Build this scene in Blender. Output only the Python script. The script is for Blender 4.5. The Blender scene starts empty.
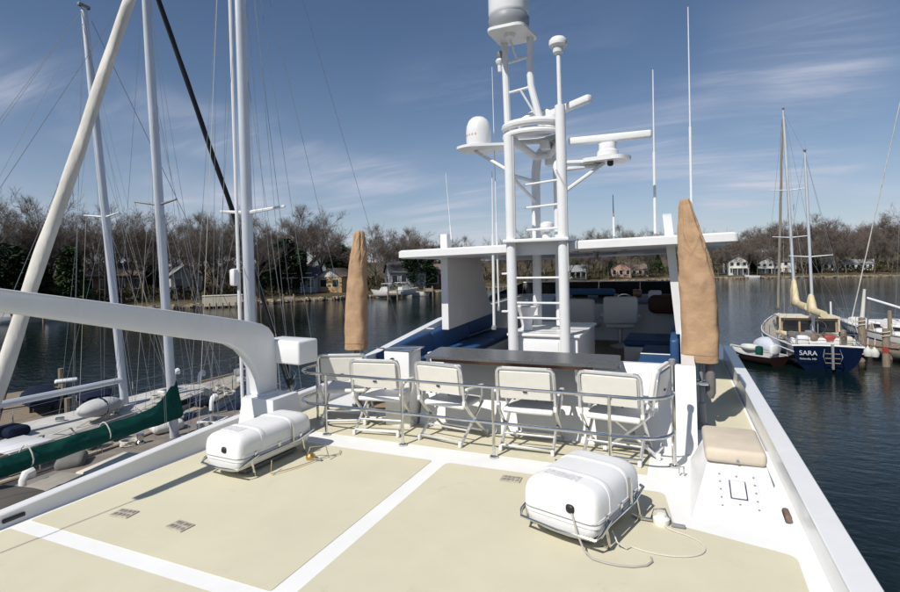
import bpy, bmesh, math, random
from mathutils import Vector, Matrix
random.seed(11)
R = math.radians
PI = math.pi
scene = bpy.context.scene
COL = scene.collection

# ------------------------------------------------------------------ camera, sky, sun, exposure
YAW = R(23.6)
cam_d = bpy.data.cameras.new('camera')
cam = bpy.data.objects.new('camera', cam_d)
COL.objects.link(cam)
cam_d.sensor_width = 36.0
cam_d.lens = 20.8
cam_d.shift_y = -0.0322
cam_d.clip_end = 5000
cam_d.clip_start = 0.05
cam.matrix_world = (Matrix.Translation((0, 0, 2.0)) @ Matrix.Rotation(YAW, 4, 'Z')
                    @ Matrix.Rotation(R(90), 4, 'X') @ Matrix.Rotation(R(-1.2), 4, 'Z'))
scene.camera = cam

SUN_EL = R(47)
SH = Vector((0.30, 0.954))            # horizontal direction in which shadows fall
world = bpy.data.worlds.new('World')
scene.world = world
world.use_nodes = True
nt = world.node_tree
nt.nodes.clear()
wo = nt.nodes.new('ShaderNodeOutputWorld')
bg = nt.nodes.new('ShaderNodeBackground')
sky = nt.nodes.new('ShaderNodeTexSky')
sky.sky_type = 'NISHITA'
sky.sun_disc = False
sky.sun_elevation = SUN_EL
sky.sun_rotation = math.atan2(-SH.x, -SH.y)
sky.air_density = 1.0
sky.dust_density = 0.15
sky.ozone_density = 4.5
sky.altitude = 0
tc = nt.nodes.new('ShaderNodeTexCoord')
sep = nt.nodes.new('ShaderNodeSeparateXYZ')
nt.links.new(tc.outputs['Generated'], sep.inputs[0])
def wmath(op, a, b=None, clamp=False):
    n = nt.nodes.new('ShaderNodeMath'); n.operation = op; n.use_clamp = clamp
    for i, x in enumerate((a, b)):
        if x is None: continue
        if isinstance(x, (int, float)): n.inputs[i].default_value = x
        else: nt.links.new(x, n.inputs[i])
    return n.outputs[0]
zz = wmath('ADD', wmath('MAXIMUM', sep.outputs['Z'], 0.0), 0.16)
cx = wmath('DIVIDE', sep.outputs['X'], zz)
cy = wmath('DIVIDE', sep.outputs['Y'], zz)
comb = nt.nodes.new('ShaderNodeCombineXYZ')
nt.links.new(cx, comb.inputs[0]); nt.links.new(cy, comb.inputs[1])
CLOUD_AT = (-5.5, 7.5, 0.0)
def wnoise(scale, rot, sc, detail, dist, at=(0, 0, 0)):
    mp = nt.nodes.new('ShaderNodeMapping')
    mp.inputs['Rotation'].default_value = (0, 0, rot)
    mp.inputs['Scale'].default_value = sc
    mp.inputs['Location'].default_value = at
    nt.links.new(comb.outputs[0], mp.inputs[0])
    n = nt.nodes.new('ShaderNodeTexNoise')
    n.inputs['Scale'].default_value = scale
    n.inputs['Detail'].default_value = detail
    n.inputs['Roughness'].default_value = 0.62
    n.inputs['Distortion'].default_value = dist
    nt.links.new(mp.outputs[0], n.inputs['Vector'])
    return n.outputs['Fac']
big = wnoise(0.55, R(20), (1, 0.6, 1), 3, 0.2, CLOUD_AT)
wisp = wnoise(1.3, R(-38), (0.5, 1.9, 1), 9, 1.1, CLOUD_AT)
soft = wnoise(0.8, R(-30), (0.6, 1.2, 1), 4, 0.5, CLOUD_AT)
def smooth(x, a, b):
    n = nt.nodes.new('ShaderNodeMapRange'); n.interpolation_type = 'SMOOTHSTEP'
    n.inputs['From Min'].default_value = a; n.inputs['From Max'].default_value = b
    nt.links.new(x, n.inputs['Value'])
    return n.outputs['Result']
cl = wmath('MULTIPLY', smooth(big, 0.43, 0.62), wmath('ADD', wmath('MULTIPLY', smooth(wisp, 0.40, 0.75), 0.75), wmath('MULTIPLY', smooth(soft, 0.35, 0.75), 0.35)))
# pale haze that thickens towards the horizon all round
hz_ = wmath('POWER', wmath('SUBTRACT', 1.0, wmath('MAXIMUM', sep.outputs['Z'], 0.0)), 7.0)
cl = wmath('ADD', wmath('MULTIPLY', cl, 0.95), wmath('MULTIPLY', hz_, wmath('ADD', 0.52, wmath('MULTIPLY', smooth(soft, 0.3, 0.7), 0.30))), True)
mixc = nt.nodes.new('ShaderNodeMix'); mixc.data_type = 'RGBA'
nt.links.new(cl, mixc.inputs['Factor'])
nt.links.new(sky.outputs['Color'], mixc.inputs['A'])
mixc.inputs['B'].default_value = (7.4, 7.8, 9.2, 1)
nt.links.new(mixc.outputs['Result'], bg.inputs['Color'])
bg.inputs['Strength'].default_value = 0.069
nt.links.new(bg.outputs[0], wo.inputs['Surface'])

sun_d = bpy.data.lights.new('sun', 'SUN')
sun = bpy.data.objects.new('sun', sun_d)
COL.objects.link(sun)
sun_d.energy = 4.2
sun_d.angle = R(0.53)
sun_d.color = (1.0, 0.95, 0.87)
sdir = Vector((SH.x * math.cos(SUN_EL), SH.y * math.cos(SUN_EL), -math.sin(SUN_EL)))
sun.rotation_euler = sdir.to_track_quat('-Z', 'Y').to_euler()
sun.location = (-20, -60, 60)

scene.view_settings.view_transform = 'Standard'
scene.view_settings.look = 'None'
scene.view_settings.gamma = 1.0
scene.view_settings.exposure = 0.16
scene.view_settings.use_curve_mapping = False
scene.cycles.use_denoising = True
scene.cycles.max_bounces = 6
scene.cycles.transparent_max_bounces = 8
scene.cycles.caustics_reflective = False
scene.cycles.caustics_refractive = False

WATER = -3.4

# ------------------------------------------------------------------ materials
MATS = {}
def mat(name, col, rough=0.5, metal=0.0, var=0.06, scale=4.0, bump=0.0, bscale=60.0, bdist=0.004, coat=0.0, stretch=None, stain=None, spec=0.5):
    if name in MATS: return MATS[name]
    m = bpy.data.materials.new(name); m.use_nodes = True
    t = m.node_tree; b = t.nodes['Principled BSDF']
    co = t.nodes.new('ShaderNodeTexCoord')
    src = co.outputs['Object']
    if stretch:
        mp = t.nodes.new('ShaderNodeMapping'); mp.inputs['Scale'].default_value = stretch
        t.links.new(src, mp.inputs[0]); src = mp.outputs[0]
    n = t.nodes.new('ShaderNodeTexNoise'); n.inputs['Scale'].default_value = scale
    n.inputs['Detail'].default_value = 6; n.inputs['Roughness'].default_value = 0.6
    t.links.new(src, n.inputs['Vector'])
    rp = t.nodes.new('ShaderNodeValToRGB')
    rp.color_ramp.elements[0].position = 0.3; rp.color_ramp.elements[1].position = 0.7
    rp.color_ramp.elements[0].color = tuple(max(0, c * (1 - var)) for c in col) + (1,)
    rp.color_ramp.elements[1].color = tuple(min(1, c * (1 + var)) for c in col) + (1,)
    t.links.new(n.outputs['Fac'], rp.inputs['Fac'])
    out = rp.outputs['Color']
    if stain:                                        # blotches of another colour with a shape of their own
        sc_, amt, c2 = stain
        n2 = t.nodes.new('ShaderNodeTexNoise'); n2.inputs['Scale'].default_value = sc_
        n2.inputs['Detail'].default_value = 8; n2.inputs['Roughness'].default_value = 0.7
        n2.inputs['Distortion'].default_value = 0.6
        t.links.new(src, n2.inputs['Vector'])
        mr = t.nodes.new('ShaderNodeMapRange'); mr.inputs['From Min'].default_value = 0.52; mr.inputs['From Max'].default_value = 0.75
        mr.inputs['To Max'].default_value = amt
        t.links.new(n2.outputs['Fac'], mr.inputs['Value'])
        mx = t.nodes.new('ShaderNodeMix'); mx.data_type = 'RGBA'
        t.links.new(mr.outputs['Result'], mx.inputs['Factor'])
        t.links.new(out, mx.inputs['A']); mx.inputs['B'].default_value = c2 + (1,)
        out = mx.outputs['Result']
    t.links.new(out, b.inputs['Base Color'])
    b.inputs['Metallic'].default_value = metal
    b.inputs['Specular IOR Level'].default_value = spec
    rr = t.nodes.new('ShaderNodeMapRange')
    rr.inputs['To Min'].default_value = max(0.02, rough * 0.85); rr.inputs['To Max'].default_value = min(1, rough * 1.15)
    t.links.new(n.outputs['Fac'], rr.inputs['Value']); t.links.new(rr.outputs['Result'], b.inputs['Roughness'])
    b.inputs['Coat Weight'].default_value = coat
    if bump:
        n3 = t.nodes.new('ShaderNodeTexNoise'); n3.inputs['Scale'].default_value = bscale
        n3.inputs['Detail'].default_value = 4
        t.links.new(src, n3.inputs['Vector'])
        bp = t.nodes.new('ShaderNodeBump'); bp.inputs['Strength'].default_value = bump
        bp.inputs['Distance'].default_value = bdist
        t.links.new(n3.outputs['Fac'], bp.inputs['Height']); t.links.new(bp.outputs[0], b.inputs['Normal'])
    MATS[name] = m
    return m

WHITE = mat('white_gelcoat', (0.735, 0.74, 0.745), 0.25, var=0.03, scale=2.5, stain=(1.6, 0.16, (0.60, 0.57, 0.49)))
DECKW = mat('white_deck_paint', (0.80, 0.80, 0.79), 0.62, var=0.03, scale=2.5, stain=(1.6, 0.22, (0.64, 0.60, 0.51)), bump=.15, bscale=120, spec=.3)
WPAINT = mat('white_paint', (0.72, 0.73, 0.74), 0.30, var=0.03, scale=5, stain=(3.0, 0.2, (0.58, 0.56, 0.50)))
CANIS = mat('white_canister', (0.765, 0.765, 0.765), 0.42, var=0.02, scale=6, bump=0.15, bscale=30, stain=(5, 0.12, (0.66, 0.64, 0.58)))
NONSKID = mat('cream_nonskid', (0.61, 0.575, 0.435), 0.85, var=0.05, scale=1.3, bump=0.55, bscale=260, bdist=0.003, stain=(1.2, 0.30, (0.57, 0.52, 0.38)), spec=0.2)
STEEL = mat('stainless_steel', (0.62, 0.62, 0.60), 0.16, metal=1.0, var=0.08, scale=12)
ALU = mat('anodised_aluminium', (0.80, 0.80, 0.80), 0.32, metal=0.8, var=0.06, scale=15)
VINYL = mat('white_vinyl', (0.79, 0.78, 0.75), 0.5, var=0.03, scale=8, bump=0.2, bscale=90)
CREAMV = mat('cream_back_panel', (0.70, 0.68, 0.62), 0.55, var=0.04, scale=8, bump=0.2, bscale=120)
BLUEV = mat('blue_vinyl', (0.016, 0.070, 0.19), 0.5, var=0.12, scale=5, bump=0.25, bscale=40)
TAN = mat('tan_canvas', (0.42, 0.275, 0.165), 0.9, var=0.12, scale=5, bump=0.7, bscale=7, bdist=0.03, spec=0.15)
TANV = mat('tan_cushion', (0.58, 0.505, 0.405), 0.7, var=0.06, scale=6, bump=0.3, bscale=20, bdist=0.006, spec=0.25)
DGREY = mat('dark_grey_stone', (0.10, 0.105, 0.11), 0.28, var=0.1, scale=30)
WOOD = mat('varnished_wood', (0.20, 0.075, 0.03), 0.3, var=0.25, scale=6, stretch=(1, 12, 12), coat=0.4)
BLACK = mat('black_rubber', (0.012, 0.012, 0.013), 0.5, var=0.2, scale=20)
GREYM = mat('grey_metal', (0.22, 0.23, 0.24), 0.45, var=0.1, scale=10)
GREYF = mat('grey_fabric', (0.16, 0.155, 0.15), 0.9, var=0.12, scale=8, bump=0.4, bscale=25, bdist=0.01)
SMOKE = mat('smoked_acrylic', (0.010, 0.011, 0.012), 0.06, var=0.1, scale=4)
GLASS = mat('dark_window_glass', (0.018, 0.022, 0.026), 0.05, var=0.2, scale=3)
ROPE = mat('white_rope', (0.58, 0.56, 0.50), 0.85, var=0.1, scale=30)
WIRE = mat('rigging_wire', (0.30, 0.31, 0.32), 0.45, metal=0.6, var=0.1, scale=20)
NAVY = mat('navy_hull', (0.0045, 0.012, 0.040), 0.16, var=0.15, scale=1.5, coat=0.5, stain=(2, 0.1, (0.05, 0.06, 0.09)))
GREENC = mat('green_canvas', (0.008, 0.075, 0.058), 0.85, var=0.2, scale=6, bump=0.5, bscale=10, bdist=0.02, spec=0.15)
SAIL = mat('furled_white_sail', (0.60, 0.58, 0.53), 0.85, var=0.12, scale=5, bump=0.8, bscale=6, bdist=0.03, stretch=(1, 1, 0.4), spec=0.2)
CREAMC = mat('cream_canvas', (0.60, 0.52, 0.33), 0.9, var=0.1, scale=5, bump=0.5, bscale=8, bdist=0.02, spec=0.15)
BLKSAIL = mat('black_sail_sock', (0.012, 0.013, 0.016), 0.8, var=0.2, scale=8, bump=0.3, bscale=10)
MAST = mat('mast_aluminium', (0.62, 0.655, 0.70), 0.42, metal=0.25, var=0.06, scale=2)
OLDDECK = mat('worn_boat_deck', (0.33, 0.31, 0.27), 0.7, var=0.15, scale=3, stain=(2.5, 0.5, (0.25, 0.22, 0.18)))
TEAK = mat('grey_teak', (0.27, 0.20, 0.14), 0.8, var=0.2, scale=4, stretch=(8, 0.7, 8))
OLDWOOD = mat('weathered_wood', (0.23, 0.185, 0.135), 0.9, var=0.3, scale=5, stretch=(4, 4, 0.6), stain=(3, 0.5, (0.12, 0.09, 0.06)))
RED = mat('dull_red', (0.30, 0.05, 0.04), 0.5, var=0.1)
REDT = mat('faded_red_print', (0.55, 0.28, 0.26), 0.6)
BRASS = mat('brass', (0.55, 0.38, 0.14), 0.35, metal=0.9)
GREYT = mat('grey_print', (0.46, 0.46, 0.47), 0.6)

def add_ridges(m, scale, stretch, dist, strength):
    """sharp creases of pulled cloth"""
    t = m.node_tree; b = t.nodes['Principled BSDF']
    co = t.nodes.new('ShaderNodeTexCoord'); mp = t.nodes.new('ShaderNodeMapping'); mp.inputs['Scale'].default_value = stretch; mp.inputs['Rotation'].default_value = (R(18), R(-24), 0)
    t.links.new(co.outputs['Object'], mp.inputs[0])
    n = t.nodes.new('ShaderNodeTexNoise'); n.noise_type = 'RIDGED_MULTIFRACTAL'; n.normalize = True
    n.inputs['Scale'].default_value = scale; n.inputs['Detail'].default_value = 2.5; n.inputs['Distortion'].default_value = 0.5
    t.links.new(mp.outputs[0], n.inputs['Vector'])
    bp = t.nodes.new('ShaderNodeBump'); bp.inputs['Strength'].default_value = strength; bp.inputs['Distance'].default_value = dist
    t.links.new(n.outputs['Fac'], bp.inputs['Height'])
    old = b.inputs['Normal'].links
    if old: t.links.new(old[0].from_socket, bp.inputs['Normal'])
    t.links.new(bp.outputs[0], b.inputs['Normal'])
def add_scuffs(m, scale, stretch, lo, hi, amount, colour):
    """worn marks and streaks of another colour"""
    t = m.node_tree; b = t.nodes['Principled BSDF']; src = b.inputs['Base Color'].links[0].from_socket
    co = t.nodes.new('ShaderNodeTexCoord'); mp = t.nodes.new('ShaderNodeMapping'); mp.inputs['Scale'].default_value = stretch
    t.links.new(co.outputs['Object'], mp.inputs[0])
    n = t.nodes.new('ShaderNodeTexNoise'); n.inputs['Scale'].default_value = scale; n.inputs['Detail'].default_value = 10; n.inputs['Roughness'].default_value = .72
    n.inputs['Distortion'].default_value = .8
    t.links.new(mp.outputs[0], n.inputs['Vector'])
    mr = t.nodes.new('ShaderNodeMapRange'); mr.inputs['From Min'].default_value = lo; mr.inputs['From Max'].default_value = hi; mr.inputs['To Max'].default_value = amount
    t.links.new(n.outputs['Fac'], mr.inputs['Value'])
    mx = t.nodes.new('ShaderNodeMix'); mx.data_type = 'RGBA'
    t.links.new(mr.outputs['Result'], mx.inputs['Factor']); t.links.new(src, mx.inputs['A']); mx.inputs['B'].default_value = colour + (1,)
    t.links.new(mx.outputs['Result'], b.inputs['Base Color'])
add_scuffs(NONSKID, 3.0, (1, 1, 1), .60, .78, .45, (.40, .36, .27))
add_scuffs(NONSKID, 26.0, (1, .35, 1), .66, .80, .35, (.36, .33, .26))
add_scuffs(WHITE, 5.0, (5, 5, .45), .60, .80, .30, (.50, .43, .32))
add_scuffs(WPAINT, 5.0, (5, 5, .4), .60, .80, .28, (.48, .42, .33))
add_scuffs(TAN, 2.5, (1, 1, .5), .50, .75, .40, (.50, .36, .24))
add_ridges(TAN, 3.2, (1, 1, 0.75), 0.05, 0.8)
add_ridges(GREENC, 3.0, (1.2, 0.5, 1), 0.05, 0.8)
add_ridges(SAIL, 3.0, (1, 1, 0.45), 0.05, 0.8)
add_ridges(CREAMC, 3.0, (1, 1, .6), 0.06, 0.8)
add_ridges(TANV, 4.0, (1, 1, 1), 0.015, 0.5)

# ------------------------------------------------------------------ mesh helpers
class MB:
    def __init__(s): s.v = []; s.f = []
    def add(s, vs, fs):
        o = len(s.v); s.v += [tuple(v) for v in vs]; s.f += [tuple(i + o for i in f) for f in fs]; return s
    def box(s, c, d, rz=0.0, rx=0.0, ry=0.0, taper=1.0):
        M = Matrix.Translation(c) @ Matrix.Rotation(rz, 4, 'Z') @ Matrix.Rotation(ry, 4, 'Y') @ Matrix.Rotation(rx, 4, 'X')
        vs = []
        for z in (-.5, .5):
            k = taper if z > 0 else 1.0
            for x, y in ((-.5, -.5), (.5, -.5), (.5, .5), (-.5, .5)):
                vs.append(M @ Vector((x * d[0] * k, y * d[1] * k, z * d[2])))
        return s.add(vs, [(3, 2, 1, 0), (4, 5, 6, 7), (0, 1, 5, 4), (1, 2, 6, 5), (2, 3, 7, 6), (3, 0, 4, 7)])
    def rbox(s, c, d, r=0.02, seg=2, rz=0.0, rx=0.0, ry=0.0):
        bm = bmesh.new(); bmesh.ops.create_cube(bm, size=1.0)
        for v in bm.verts: v.co = Vector((v.co.x * d[0], v.co.y * d[1], v.co.z * d[2]))
        bmesh.ops.bevel(bm, geom=list(bm.edges), offset=min(r, 0.49 * min(d)), segments=seg, profile=0.5, affect='EDGES')
        M = Matrix.Translation(c) @ Matrix.Rotation(rz, 4, 'Z') @ Matrix.Rotation(ry, 4, 'Y') @ Matrix.Rotation(rx, 4, 'X')
        bm.verts.index_update()
        s.add([M @ v.co for v in bm.verts], [[v.index for v in f.verts] for f in bm.faces]); bm.free(); return s
    def tube(s, pts, r, n=8, cap=True, closed=False):
        pts = [Vector(p) for p in pts]; k = len(pts)
        rs = [r] * k if isinstance(r, (int, float)) else list(r)
        tan = []
        for i in range(k):
            a = pts[(i - 1) % k] if (closed or i > 0) else pts[0]
            b = pts[(i + 1) % k] if (closed or i < k - 1) else pts[-1]
            t = b - a; tan.append(t.normalized() if t.length > 1e-9 else Vector((0, 0, 1)))
        u = tan[0].orthogonal().normalized(); vs = []
        for i in range(k):
            u = u - tan[i] * u.dot(tan[i])
            u = u.normalized() if u.length > 1e-6 else tan[i].orthogonal().normalized()
            w = tan[i].cross(u)
            for j in range(n):
                a = 2 * PI * (j + .5) / n
                vs.append(pts[i] + (u * math.cos(a) + w * math.sin(a)) * rs[i])
        fs = []
        for i in range(k if closed else k - 1):
            a, b = i * n, ((i + 1) % k) * n
            for j in range(n): fs.append((a + j, a + (j + 1) % n, b + (j + 1) % n, b + j))
        if cap and not closed: fs += [tuple(range(n - 1, -1, -1)), tuple(range((k - 1) * n, k * n))]
        return s.add(vs, fs)
    def loft(s, rings, cap=True, closed=True):
        n = len(rings[0]); vs = [p for r in rings for p in r]; fs = []
        for i in range(len(rings) - 1):
            for j in range(n if closed else n - 1):
                fs.append((i * n + j, i * n + (j + 1) % n, (i + 1) * n + (j + 1) % n, (i + 1) * n + j))
        if cap: fs += [tuple(range(n - 1, -1, -1)), tuple(range((len(rings) - 1) * n, len(rings) * n))]
        return s.add(vs, fs)
    def prism(s, poly, a, b, axis='x'):
        def P(u, v, w): return {'x': (w, u, v), 'y': (u, w, v), 'z': (u, v, w)}[axis]
        n = len(poly)
        return s.add([P(u, v, a) for u, v in poly] + [P(u, v, b) for u, v in poly],
                     [tuple(range(n - 1, -1, -1)), tuple(range(n, 2 * n))] + [(i, (i + 1) % n, n + (i + 1) % n, n + i) for i in range(n)])
    def lathe(s, prof, c=(0, 0, 0), n=20):
        vs = [(c[0] + r * math.cos(2 * PI * j / n), c[1] + r * math.sin(2 * PI * j / n), c[2] + z) for r, z in prof for j in range(n)]
        k = len(prof); fs = [(i * n + j, i * n + (j + 1) % n, (i + 1) * n + (j + 1) % n, (i + 1) * n + j) for i in range(k - 1) for j in range(n)]
        fs += [tuple(range(n - 1, -1, -1)), tuple(range((k - 1) * n, k * n))]
        return s.add(vs, fs)
    def mesh(s, name, m, ang=35, fix=True):
        me = bpy.data.meshes.new(name); me.from_pydata(s.v, [], s.f); me.materials.append(m)
        if fix:
            bm = bmesh.new(); bm.from_mesh(me); bmesh.ops.recalc_face_normals(bm, faces=list(bm.faces)); bm.to_mesh(me); bm.free()
        if ang:
            me.shade_smooth(); me.set_sharp_from_angle(angle=R(ang))
        me.update(); return me
    def build(s, name, m, parent=None, wc=False, ang=35, fix=True):
        o = bpy.data.objects.new(name, s.mesh(name, m, ang, fix)); COL.objects.link(o)
        if parent is not None:
            o.parent = parent
            if wc:                                   # given in world coordinates under an unrotated thing
                p = parent; off = Vector((0, 0, 0))
                while p is not None: off += p.location; p = p.parent
                o.location = -off
        return o

def tag(o, label=None, cat=None, group=None, kind=None):
    if label: o['label'] = label
    if cat: o['category'] = cat
    if group: o['group'] = group
    if kind: o['kind'] = kind
    return o
def thing(name, label, cat, loc=(0, 0, 0), rz=0.0, group=None):
    o = bpy.data.objects.new(name, None); COL.objects.link(o)
    o.location = loc; o.rotation_euler = (0, 0, rz); o.empty_display_size = 0.2
    return tag(o, label, cat, group)
KIDS = {}
def kids(o): return [c for c in bpy.data.objects if c.parent == o]
def copy_tree(o, parent=None):
    c = o.copy(); COL.objects.link(c); c.parent = parent
    for ch in kids(o): copy_tree(ch, c)
    return c
def arc(c, r, a0, a1, n, z):
    return [(c[0] + r * math.cos(a0 + (a1 - a0) * i / n), c[1] + r * math.sin(a0 + (a1 - a0) * i / n), z) for i in range(n + 1)]
def polar(px, depth, z=0.0):
    """ground point at a given bearing (as a focal-plane offset from the view axis) and distance along the view axis"""
    u = (px - 450.0) / 520.0
    return Vector(((math.cos(YAW) * u - math.sin(YAW)) * depth, (math.sin(YAW) * u + math.cos(YAW)) * depth, z))
def text_obj(txt, size, m, loc, rot, name, parent=None, ext=0.001):
    cu = bpy.data.curves.new(name, 'FONT'); cu.body = txt; cu.size = size; cu.extrude = ext
    cu.align_x = 'CENTER'; cu.align_y = 'CENTER'; cu.materials.append(m)
    tmp = bpy.data.objects.new(name, cu); COL.objects.link(tmp); bpy.context.view_layer.update()
    me = bpy.data.meshes.new_from_object(tmp.evaluated_get(bpy.context.evaluated_depsgraph_get()))
    bpy.data.objects.remove(tmp); bpy.data.curves.remove(cu)
    o = bpy.data.objects.new(name, me); COL.objects.link(o); o.location = loc; o.rotation_euler = rot
    if parent: o.parent = parent
    return o
# ------------------------------------------------------------------ water
def water_material():
    m = bpy.data.materials.new('creek_water'); m.use_nodes = True
    t = m.node_tree; b = t.nodes['Principled BSDF']
    b.inputs['Base Color'].default_value = (0.0018, 0.0080, 0.0075, 1)
    b.inputs['Roughness'].default_value = 0.06
    b.inputs['Specular IOR Level'].default_value = 0.36
    b.inputs['IOR'].default_value = 1.333
    co = t.nodes.new('ShaderNodeTexCoord')
    def nz(scale, sc, rot, det):
        mp = t.nodes.new('ShaderNodeMapping'); mp.inputs['Scale'].default_value = sc; mp.inputs['Rotation'].default_value = (0, 0, rot)
        t.links.new(co.outputs['Object'], mp.inputs[0])
        n = t.nodes.new('ShaderNodeTexNoise'); n.inputs['Scale'].default_value = scale; n.inputs['Detail'].default_value = det
        n.inputs['Distortion'].default_value = 0.4
        t.links.new(mp.outputs[0], n.inputs['Vector']); return n.outputs['Fac']
    a = nz(0.9, (1, 2.2, 1), R(20), 3); c = nz(4.5, (1, 1.8, 1), R(-12), 3); d = nz(0.03, (1, 1, 1), 0, 2)
    mr = t.nodes.new('ShaderNodeMapRange'); mr.inputs['From Min'].default_value = 0.35; mr.inputs['From Max'].default_value = 0.7
    mr.inputs['To Min'].default_value = 0.35; mr.inputs['To Max'].default_value = 1.0      # wind lanes
    t.links.new(d, mr.inputs['Value'])
    ad = t.nodes.new('ShaderNodeMath'); ad.operation = 'MULTIPLY_ADD'
    t.links.new(c, ad.inputs[0]); ad.inputs[1].default_value = 0.35; t.links.new(a, ad.inputs[2])
    bp = t.nodes.new('ShaderNodeBump'); bp.inputs['Distance'].default_value = 0.05
    t.links.new(mr.outputs['Result'], bp.inputs['Strength'])
    t.links.new(ad.outputs[0], bp.inputs['Height']); t.links.new(bp.outputs[0], b.inputs['Normal'])
    return m
w = MB().add([(-2500, -1500, WATER), (2500, -1500, WATER), (2500, 3000, WATER), (-2500, 3000, WATER)], [(0, 1, 2, 3)])
tag(w.build('water', water_material(), ang=0), 'dark green creek water with light ripples', kind='structure')

# ------------------------------------------------------------------ the motor yacht we stand on: hull, deck, bulwarks
XP, XS = -4.95, 0.80             # inner faces of the port and starboard bulwarks
def yacht_half(y):
    if y < 12: return 1.0
    t = min(1.0, (y - 12) / 12.0); return max(0.02, 1 - t ** 2.1)
rings = []
for i in range(30):
    y = -4 + 28 * i / 29.0; k = yacht_half(y); cxm = -2.02; hw = 3.03 * k
    zt = -0.02 if y < 16 else -0.02 + 0.0 * y
    rings.append([(cxm - hw, y, zt), (cxm - hw * 0.995, y, -1.2), (cxm - hw * 0.97, y - 0.5 * (1 - k), -3.0), (cxm - hw * 0.8, y - 1.2 * (1 - k), -4.0),
                  (cxm + hw * 0.8, y - 1.2 * (1 - k), -4.0), (cxm + hw * 0.97, y - 0.5 * (1 - k), -3.0), (cxm + hw * 0.995, y, -1.2), (cxm + hw, y, zt)])
h = MB().loft(rings)
hull = tag(h.build('yacht_hull', WHITE), 'white hull of the motor yacht under the deck', kind='structure')
for sx in (-1, 1):
    rb = MB()
    xs = -2.02 + sx * 3.045
    rb.box((xs, 4, -1.3), (0.05, 15.8, 0.09))
    rb.build('rub_rail', GREYM, hull)

deck = MB().box((-2.06, 1.15, -0.0095), (5.78, 10.3, 0.019)).build('deck', DECKW)
tag(deck, 'white gelcoat upper deck with cream non-skid panels', kind='structure')
def panel(poly):
    p = MB().prism(poly, -0.004, 0.004, 'z'); o = p.build('nonskid_panel', NONSKID, deck, ang=0); return o
def rounded(poly, r=0.08):
    out = []
    n = len(poly)
    for i in range(n):
        p0, p1, p2 = Vector(poly[i - 1]), Vector(poly[i]), Vector(poly[(i + 1) % n])
        a = (p0 - p1).normalized(); b = (p2 - p1).normalized()
        A = p1 + a * r; B = p1 + b * r
        for t in (0, .25, .5, .75, 1):
            out.append(tuple(A * (1 - t) ** 2 + p1 * 2 * t * (1 - t) + B * t * t))
    return out
panel(rounded([(-4.88, 2.50), (-2.36, 2.50), (-2.36, 4.84), (-4.88, 4.84)], 0.03))
panel(rounded([(-2.20, 2.50), (0.66, 2.50), (0.70, 4.12), (-0.06, 4.30), (-0.14, 4.86), (-2.20, 4.84)], 0.07))
panel(rounded([(-4.88, -3.5), (-2.36, -3.5), (-2.36, 2.36), (-4.88, 2.36)], 0.03))
panel(rounded([(-2.20, -3.5), (0.66, -3.5), (0.66, 2.36), (-2.20, 2.36)], 0.03))
panel(rounded([(-4.86, 5.20), (-0.30, 5.20), (-0.30, 6.02), (-4.40, 6.02), (-4.40, 6.26), (-4.86, 6.26)], 0.04))

def bulwark(pts, name, label):
    """pts: list of (y, x_inner, x_outer, height); a wall with a rounded cap"""
    rings = []
    for y, xi, xo, hh in pts:
        s = 1 if xo > xi else -1
        w_ = abs(xo - xi); c0 = min(0.012, w_ * .2)
        rings.append([(xi - s * 0.02, y, -0.03), (xi, y, 0.03), (xi + s * 0.005, y, hh - 0.012), (xi - s * 0.006, y, hh - 0.008), (xi + s * 0.004, y, hh),
                      (xo - s * c0, y, hh), (xo, y, hh - 0.015), (xo, y, -0.15), (xi, y, -0.15)])
    o = MB().loft(rings).build(name, WHITE)
    return tag(o, label, kind='structure')
bulwark([(-4, -4.95, -5.06, .09), (1, -4.95, -5.06, .10), (2.3, -4.95, -5.06, .11), (3.2, -4.95, -5.06, .15), (4.3, -4.95, -5.06, .205), (6, -4.94, -5.05, .25), (13, -4.86, -5.0, .3)],
        'bulwark_port', 'low white bulwark along the port deck edge above the sailboats')
bulwark([(-4, .83, 1.0, .18), (4, .83, 1.0, .20), (8, .83, 1.0, .23), (12, .83, 1.0, .27)],
        'bulwark_starboard', 'white bulwark with broad cap along the starboard deck edge')
# toe line and scupper at the port edge
sc_ = MB().rbox((-4.942, 2.42, 0.05), (0.02, 0.16, 0.035), .01)
sc_.build('scupper', BLACK, bpy.data.objects['bulwark_port'])

side = MB().box((0.49, 9.1, -0.0095), (0.64, 5.58, 0.019)).build('side_deck', DECKW)
tag(side, 'narrow side deck passage beside the starboard bulwark', kind='structure')
MB().prism(rounded([(0.24, 6.4), (0.78, 6.4), (0.78, 11.8), (0.24, 11.8)], .05), -0.004, 0.004, 'z').build('nonskid_panel', NONSKID, side, ang=0)
side2 = MB().box((-4.65, 9.1, -0.0095), (0.60, 5.58, 0.019)).build('side_deck_port', WHITE)
tag(side2, 'narrow port side deck outside the blue settee', kind='structure')
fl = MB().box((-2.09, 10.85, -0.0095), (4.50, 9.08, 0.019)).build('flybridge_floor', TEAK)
tag(fl, 'shaded brown floor of the flybridge under the hardtop', kind='structure')

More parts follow.
